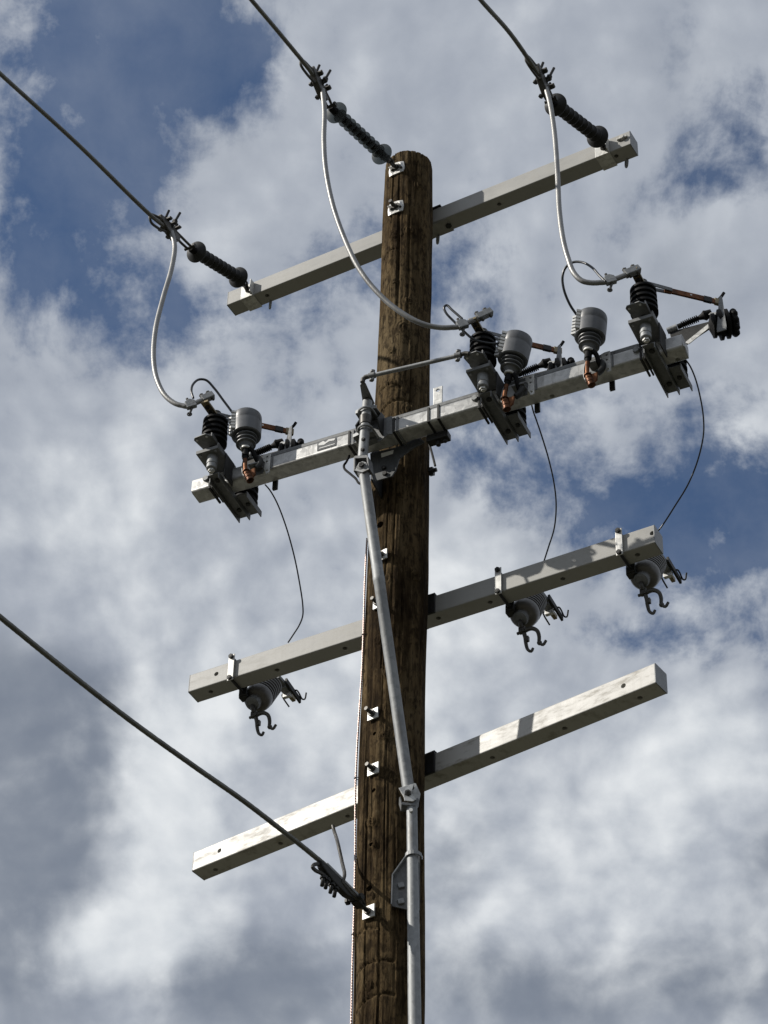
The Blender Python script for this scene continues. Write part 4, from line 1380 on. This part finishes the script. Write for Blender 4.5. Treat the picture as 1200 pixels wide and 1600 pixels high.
def make_cutout(s0, label):
    t = thing('fuse_cutout', label, 'fuse cutout', FC(s0, 0, -hhC), FC.rot, GC)
    F = FC
    S_ = lambda ds, o, u: FC(s0 + ds, o, u)
    up = Vector((0, 0, 1))
    # clamp: bar on the front, two carriage bolts over and under the arm, a back bar
    fb = MB().fbox(F, (s0 - .017, s0 + .017), (hwC + .010, hwC + .016), (-hhC - .022, hhC + .030)).build('clamp_bar', 'zinc', t, .002)
    for u in (-hhC - .010, hhC + .014):
        MB().cyl(S_(0, hwC + .03, u), S_(0, -hwC - .05, u), .0075, seg=10).hexnut(S_(0, hwC + .0165, u), F.n, .013, .012).build('clamp_bolt', 'dark_steel', t)
    MB().fbox(F, (s0 - .022, s0 + .022), (-hwC - .020, -hwC - .010), (-hhC - .030, hhC + .030)).build('back_bar', 'dark_steel', t, .002)
    MB().fbox(F, (s0 - .028, s0 + .020), (-hwC - .060, -hwC - .020), (-hhC - .034, -hhC + .012)).build('support_bracket', 'dark_steel', t, .003)
    # porcelain: leaning outwards at the top, away from the viewer
    B_ = S_(.030, -.118, -.100)
    T_ = S_(.050, -.248, .100)
    d = (T_ - B_).normalized()
    L = (T_ - B_).length
    pr = [(0, .030), (.004, .038), (.016, .041), (.020, .056), (.030, .066), (.050, .0715), (.076, .0725), (.082, .070)]
    n = 6
    for i in range(n):
        z = .086 + (L - .115) * i / (n - 1)
        k = .072 - .014 * i / n
        pr += [(z, .050), (z + .004, k), (z + .011, k), (z + .015, .050)]
    pr += [(L - .02, .036), (L, .030)]
    MB().lathe(B_, d, pr, 32).build('porcelain_body', 'porcelain', t)
    MB().lathe(B_, d, [(-.022, .026), (-.018, .036), (.004, .039)], 24).build('end_cap', 'galv_dull', t)
    # lower hinge: stem and the open jaws that take the fuse tube
    out_ = -F.n
    J0 = B_ - d * .015
    h = MB()
    h.tube(smooth_path([B_ + d * .005, J0 - up * .020 + out_ * .006, J0 - up * .040 + out_ * .020], 8), .011, 8)
    h.box(J0 - up * .050 + out_ * .026, F.a * .016, up * .016, F.n * .012)
    h.cyl(J0 - up * .058 + out_ * .03 - F.a * .030, J0 - up * .058 + out_ * .03 + F.a * .024, .008, seg=8)
    hg = h.build('hinge', 'iron', t, .002)
    k0 = J0 - up * .055 + out_ * .03
    for pts, rr in (([(0.004, 0, 0), (.008, .010, -.030), (.006, .022, -.062), (.010, .034, -.090), (.024, .040, -.100), (.034, .040, -.084)], .0098),
                    ([(.010, 0, .004), (.045, .004, .006), (.070, .012, -.012), (.074, .024, -.040), (.070, .034, -.066), (.086, .040, -.082), (.102, .040, -.062)], .0105)):
        P = [k0 + F.a * a + out_ * b + up * c for a, b, c in pts]
        k = smooth_path(P, 22)
        MB().tube(k, [rr * (1.15 - .5 * i / len(k)) for i in range(len(k))], 8).build('jaw', 'iron', hg)
    MB().ball(k0 + F.a * .070 + out_ * .035 - up * .068, .013, 10).box(k0 + F.a * .014 + out_ * .016 - up * .040, F.a * .010, up * .014, F.n * .008).build('jaw_boss', 'iron', hg)
    # upper contact with its two load break hooks, reaching out beyond the arm
    c = S_(.060, -.285, .150)
    q = MB()
    q.box(c + out_ * .035, F.a * .022, out_ * .060, up * .010)
    q.box(c + out_ * .070 - F.a * .0, F.a * .020, out_ * .028, up * .022)
    uc = q.build('upper_contact', 'galv_dull', t, .002)
    MB().box(c + out_ * .098 - up * .030, F.a * .022, out_ * .010, up * .013).build('contact_face', 'zinc', uc, .001)
    MB().box(c + out_ * .135 - up * .012, F.a * .010, out_ * .032, up * .012).build('contact_spring', 'brass', uc, .002)
    MB().prism([c + F.a * .022 + out_ * .03 + up * .022, c + F.a * .034 + out_ * .03 + up * .022, c + F.a * .040 + out_ * .17 - up * .014, c + F.a * .028 + out_ * .17 - up * .014], up * -.030).build('contact_hood', 'dark_steel', uc, .001)
    for sg, ln in ((-1, .090), (1, .055)):
        a = c + out_ * .112 + F.a * .020 * sg
        pts = [a, a + F.a * .022 * sg + out_ * .004, a + F.a * .026 * sg + out_ * .02 - up * .006, a + F.a * .026 * sg + out_ * (.02 + ln * .7) - up * .020]
        if sg > 0:
            pts += [a + F.a * .034 + out_ * (.03 + ln * .7) - up * .016, a + F.a * .046 + out_ * (.022 + ln * .7) + up * .016]
        MB().tube(smooth_path(pts, 16), .0042, 8).build('load_hook', 'dark_steel', uc)
    return t


CS = [FC.loc(FC.at_o(x, y, hwC + .016))[0] for x, y in ((360.5, 1043), (778, 908.5), (967, 848))]
co = make_cutout(CS[0], 'grey porcelain fuse cutout left of the pole on the middle crossarm')
for s, lb in ((CS[1], 'grey porcelain fuse cutout just right of the pole on the middle crossarm'), (CS[2], 'grey porcelain fuse cutout by the right tip of the middle crossarm')):
    copy_tree(co, Matrix.Translation(FC(s, 0, -hhC)) @ FC.rot, lb)

# ------------------------------------------------------------------ switch drive: bracket, lever, link rod, pipes
brk = thing('bearing_bracket', 'galvanised bearing bracket with vertical shaft before the beam and pole', 'bracket', FB.at_o(567, 700, .12), FB.rot)
OX = .135
sh = FB.loc(FB.at_o(571, 668, OX))[0]


def hplate(pxs, u, th=.006):
    return [FB.at_u(x, y, u) for x, y in pxs], Vector((0, 0, th))


pA, ex = hplate(((555.5, 647), (570, 639), (588, 637.5), (599.5, 652), (584, 660), (562, 657)), .07)
MB().prism(pA, ex).build('upper_tab', 'galv_dull', brk, .001)
pB, ex = hplate(((551.5, 684), (567, 676.5), (582, 674.5), (596, 689), (578, 697), (558, 693)), -.05)
MB().prism(pB, ex).build('lower_tab', 'galv_dull', brk, .001)
for pl in (pA, pB):
    a, b, c = pl[0], pl[1], pl[2]
    lp = MB()
    lp.bar(a + Vector((0, 0, .010)), b + Vector((0, 0, .010)), Vector((0, 0, .010)), FB.n * .0025)
    lp.bar(b + Vector((0, 0, .0095)), c + Vector((0, 0, .0095)), Vector((0, 0, .0105)), FB.n * .0025)
    lp.build('turned_lip', 'galv', brk)
# cheek plates tying the tabs to the beam face
for x0, x1 in ((-.062, -.054), (.052, .060)):
    MB().prism([FB(sh + x0, hwB + .002, .075), FB(sh + x0, hwB + .002, -.055), FB(sh + x0, hwB + .040, -.055), FB(sh + x0, hwB + .075, .0), FB(sh + x0, hwB + .035, .075)], FB.a * (x1 - x0)).build('cheek_plate', 'dark_steel', brk, .001)
MB().fbox(FB, (sh - .06, sh + .06), (hwB + .002, hwB + .008), (-.06, .08)).build('back_plate', 'galv_dull', brk, .001)
# U bolts
for u in (.055, -.065):
    pts = [FB(sh + .036 * math.cos(R(a)), OX + .034 * math.sin(R(a)), u) for a in range(-10, 191, 20)]
    pts = [FB(sh + .036, hwB + .0, u)] + pts + [FB(sh - .036, hwB + .0, u)]
    MB().tube(pts, .006, 8).build('u_bolt', 'galv', brk)
# shaft
top, bot = FB.at_o(574, 628, OX), FB.at_o(566.5, 716, OX)
shf = MB().lathe(bot, top - bot, [(0, .024), ((top - bot).length, .024)], 24).build('shaft', 'galv', brk)
for px, py in ((567.8, 686.5), (566.7, 702.5)):
    P = FB.at_o(px, py, OX + .024)
    MB().hexnut(P - FB.n * .004, FB.n, .011, .008).cyl(P, P + FB.n * .007, .007, seg=8).build('shaft_hole', 'dark_steel', shf)
MB().lathe(FB.at_o(571, 664, OX), Vector((0, 0, 1)), [(0, .028), (.05, .030), (.055, .026)], 20).build('bearing_sleeve', 'iron', brk)
# lever on the shaft top, holding the link rod
UL = .128
lev = [FB.at_u(x, y, UL) for x, y in ((562.5, 602), (566.5, 597), (571.5, 600), (585.5, 631), (581, 636), (567.5, 634))]
MB().prism(lev, Vector((0, 0, .006))).build('drive_lever', 'galv_dull', brk, .001)
# link rod
r0, r1 = FB.at_u(568, 590, UL + .012), FB.at_u(731, 552, UL - .016)
d = (r1 - r0).normalized()
lk = thing('link_rod', 'slim galvanised link rod crossing before the pole to the middle switch', 'rod', r0)
MB().cyl(r0 + d * .035, r1 - d * .05, .0108, seg=14).build('rod', 'galv', lk)
_, x, y = basis(d)
for p in (r0 + d * .045, r1 - d * .050):
    e = MB()
    e.lathe(p - d * .016, d, [(0, .016), (.032, .016)], 14)
    for k in (-1, 1):
        e.cyl(p + d * .008 * k - y * .0 - x * .034, p + d * .008 * k + x * .034, .005, seg=8)
    e.hexnut(p + x * .022, x, .011, .012).hexnut(p - x * .034, x, .011, .010)
    e.build('rod_clamp', 'galv_dull', lk, .001)
MB().tube([r0 + d * .04, r0 + d * .01, r0 - d * .002 - Vector((0, 0, .010)), r0 - d * .004 - Vector((0, 0, .03))], .012, 10).build('rod_end', 'iron', lk)
MB().tube([r1 - d * .05, r1 - d * .015 + Vector((0, 0, .004)), r1 + d * .006 - Vector((0, 0, .004))], .011, 10).build('rod_end', 'iron', lk)

# upper pipe
pT = FB.at_o(568.5, 738, OX)
pYb = PY0 - .245
pL = at_y(638, 1232, pYb)
dirp = (pL - pT).normalized()
up_ = thing('drive_pipe', 'long slanting galvanised drive pipe from the beam down across the pole', 'pipe', pL, None, 'galvanised drive pipes')
MB().lathe(pT, dirp, [(0, .0255), (.15, .0262), (.60, .0265), (.603, .0278), (.63, .0278), (.633, .0265), ((pL - pT).length, .0265)], 26).build('tube', 'galv', up_)
# clevis joint at the top
cl = MB()
cx_v = FB.a
cl.prism([FB.at_o(x, y, OX + .026) for x, y in ((552, 736), (552.3, 715), (554.5, 712), (573, 710.5), (575, 713), (577, 732), (574.3, 732.5), (572.8, 715), (555, 716), (554.8, 735))], FB.n * -.052)
cl.build('upper_clevis', 'galv_dull', up_, .0015)
tri = MB()
c0 = FB.at_o(566, 722, OX + .03)
tri.prism([FB.at_o(x, y, OX + .030) for x, y in ((554.5, 735), (560.5, 723), (566, 720.5), (572, 722), (576.5, 733), (566, 738))], FB.n * -.006)
tri.prism([FB.at_o(x, y, OX - .025) for x, y in ((556, 738), (560.5, 723), (572, 722), (580, 740), (568, 746))], FB.n * -.006)
tri.build('lower_clevis', 'galv', up_, .0015)
P = FB.at_o(565.5, 727, OX + .034)
MB().cyl(P - FB.n * .07, P + FB.n * .010, .009, seg=10).hexnut(P, FB.n, .014, .010).build('clevis_bolt', 'dark_steel', up_)
fl = MB().lathe(pT - dirp * .025, dirp, [(0, .037), (.020, .034), (.045, .026)], 20).build('flared_collar', 'galv_dull', up_)

# lower pipe with the guide bracket
qT, qB = at_y(643.5, 1262, pYb), at_y(648, 1600, pYb)
lowdir = (qB - qT).normalized()
end = qT + lowdir * ((qT.z - 0.9) / -lowdir.z)
lp_ = thing('drive_pipe', 'straight vertical galvanised drive pipe running down the pole below the joint', 'pipe', end, None, 'galvanised drive pipes')
MB().lathe(qT, lowdir, [(0, .0235), (.3, .0240), (.9, .0270), ((end - qT).length, .028)], 26).build('tube', 'galv', lp_)
MB().cyl(qT + lowdir * .035 + Vector((-.004, -.020, 0)), qT + lowdir * .035 + Vector((-.006, -.034, 0)), .009, seg=12).build('rivet', 'zinc', lp_)
xx, yy, zz = Vector((1, 0, 0)), Vector((0, 1, 0)), Vector((0, 0, 1))


def P_(px, py, dy=0.0):
    return at_y(px, py, pYb + dy)


j = MB()
j.prism([P_(x, y, -.030) for x, y in ((623, 1231), (647, 1224), (641, 1243), (634, 1251)) ], yy * .006)
j.prism([P_(x, y, -.034) for x, y in ((630, 1240), (642, 1238), (651, 1249), (645, 1252), (632, 1251))], yy * .004)
j.prism([P_(x, y, .026) for x, y in ((640, 1222), (650, 1224), (657, 1240), (654, 1255), (640, 1250))], yy * .006)
j.build('upper_yoke', 'zinc', lp_, .0015)
k = MB()
k.prism([P_(x, y, -.026) for x, y in ((626, 1244), (628, 1253), (645, 1254), (652, 1246), (655, 1249), (648, 1259), (627, 1257), (623.5, 1246))], yy * .052)
k.build('lower_yoke', 'galv_dull', lp_, .0015)
MB().cyl(P_(638, 1239, -.045), P_(640, 1243, .04), .009, seg=10).hexnut(P_(637.5, 1238, -.040), yy, .016, .010).build('joint_bolt', 'iron', lp_)

gb = thing('guide_bracket', 'angled steel guide bracket holding the lower drive pipe to the pole', 'bracket', P_(624, 1420, .05))
yb = .075
pts = [P_(x, y, yb) for x, y in ((635.5, 1337), (613, 1369), (611.5, 1415.5), (640, 1422), (656, 1422), (656, 1337))]
gp = MB().prism(pts, yy * .007).build('plate', 'galv_dull', gb, .001)
lpm = MB()
for (x0, y0), (x1, y1) in (((635.5, 1337), (613, 1369)), ((613, 1369), (611.5, 1415.5))):
    a, b = P_(x0, y0, yb - .012), P_(x1, y1, yb - .012)
    d = (b - a).normalized()
    sdv = d.cross(yy)
    lpm.bar(a, b, yy * .014, sdv * .0025)
lpm.build('flange', 'galv', gp)
for px, py in ((626.5, 1384), (626.5, 1409)):
    P = P_(px, py, yb - .004)
    MB().box(P, xx * .013 + zz * .004, zz * .012 - xx * .004, yy * .009).build('square_bolt', 'galv', gp, .002)
for px, py in ((626, 1399),):
    P = P_(px, py, yb - .001)
    MB().box(P, xx * .008, zz * .016, yy * .001).build('slot', 'print', gp)
st = MB()
a, b = P_(635, 1337, .075), P_(660, 1340, .06)
c = P_(646, 1338, 0)
loop = [a, P_(635.5, 1336, .02)] + [c + Vector((.034 * math.cos(R(t)), .034 * math.sin(R(t)), 0)) for t in range(170, 371, 20)] + [b]
for p, q in zip(loop, loop[1:]):
    d = (q - p).normalized()
    st.bar(p - d * .001, q + d * .001, zz * .009, d.cross(zz) * .002)
st.build('pipe_strap', 'galv', gb)

# ------------------------------------------------------------------ neutral wire and its clamp, lower left
NP, nnv = on_pole(577, 1426, .004)
nP, nN = square_washer(577.5, 1426, .031, FD, .02)
sN = FD.loc(nP)[0]
e0 = nP + FD.n * .055 + Vector((0, 0, .0))
nt = thing('strain_clamp', 'bolted wire clamp on the low neutral wire beside the pole', 'wire clamp', e0, None, GK)
q1 = FD.at_s(556, 1407, sN)
q2 = FD.at_s(512, 1363, sN)
dn_ = (q2 - q1).normalized()
_, cx, cy = basis(dn_, Vector((0, 0, 1)))
m = MB()
m.tube([nP, lerp(nP, q1, .5), lerp(nP, q1, .75)], .010, 10)
m.box(lerp(nP, q1, .82), dn_ * .022, cx * .015, cy * .02)
m.tube([lerp(nP, q1, .8) + cy * .02 * math.cos(i * math.pi / 6) + dn_ * .03 * math.sin(i * math.pi / 6) for i in range(13)], .008, 8)
m.build('eye_bolt', 'dark_steel', nt, .002)
m = MB()
for e in (-1, 1):
    m.tube([q1 + cy * .016 * e - dn_ * .02, lerp(q1, q2, .3) + cy * .016 * e + cx * .008 * e, lerp(q1, q2, .62) + cy * .013 * e + cx * .004], .0085, 8)
m.build('yoke', 'iron', nt)
MB().cyl(q1 - cy * .04 + dn_ * .01, q1 + cy * .036 + dn_ * .01, .009, seg=10).hexnut(q1 - cy * .042 + dn_ * .01, cy, .016, .012).hexnut(q1 + cy * .03 + dn_ * .01, cy, .016, .012).build('clevis_pin', 'dark_steel', nt)
c1 = lerp(q1, q2, .62)
L_ = (q2 - q1).length
MB().prism([c1 + dn_ * u + cx * w - cy * .017 for u, w in ((-.09, -.022), (-.05, -.034), (.05, -.034), (.13, -.016), (.15, .008), (.10, .018), (-.02, .014), (-.09, .002))], cy * .030).build('body', 'dark_steel', nt, .006)
MB().bar(c1 - dn_ * .16 + cx * .028, c1 + dn_ * .10 + cx * .026, cx * .007, cy * .012).build('keeper', 'galv', nt, .003)
for px, py in ((503, 1384), (508.5, 1388), (516, 1395), (522, 1401)):
    b_ = FD.at_s(px, py, sN)
    tp_ = FD.at_s(px + 5, py - 25, sN)
    dv = (b_ - tp_).normalized()
    MB().cyl(tp_, b_, .0085, seg=8).hexnut(lerp(tp_, b_, .42), dv, .0155, .014).build('clamp_bolt', 'dark_steel', nt)
lpp = [FD.at_s(x, y, sN) for x, y in ((510, 1370), (501, 1364), (493, 1360), (488.5, 1355), (491, 1351), (500, 1351), (510, 1358))]
MB().tube(smooth_path(lpp, 30), .0085, 8).build('keeper_loop', 'iron', nt)
wp = [FD.at_s(x, y, sN) for x, y in ((535, 1376), (508, 1352), (478, 1327), (440, 1297), (380, 1251), (300, 1195), (200, 1123), (100, 1045), (0, 964))]
l1, l2 = FD.loc(wp[-2]), FD.loc(wp[-1])
sl = (l2[2] - l1[2]) / (l2[1] - l1[1])
for k in range(1, 16):
    dd = k * 1.5
    wp.append(FD(sN, l2[1] + dd, l2[2] + sl * dd + .002 * dd * dd))
nw = thing('line_wire', 'lone low neutral wire slanting across the lower left', 'wire', wp[0], None, GW)
MB().tube(smooth_path(wp, 1500), .0108, 21, 7, 32.0, .22).build('strand', 'wire', nw)
pg = [at_y(x, y, yv) for x, y, yv in ((520, 1290, FD(-.32, -.06, 0).y), (521.5, 1296, FD(-.32, -.05, 0).y), (528, 1318, 9.5), (534, 1345, 9.42), (538, 1370, c1.y + .02), (535, 1378, c1.y))]
pt = thing('ground_pigtail', 'short dark grey stranded pigtail from the lowest crossarm\'s underside to the clamp', 'wire', pg[0])
MB().tube(smooth_path(pg, 60), .0078, 21, 7, 36., .22).build('strand', 'iron', pt)

bpy.context.view_layer.update()
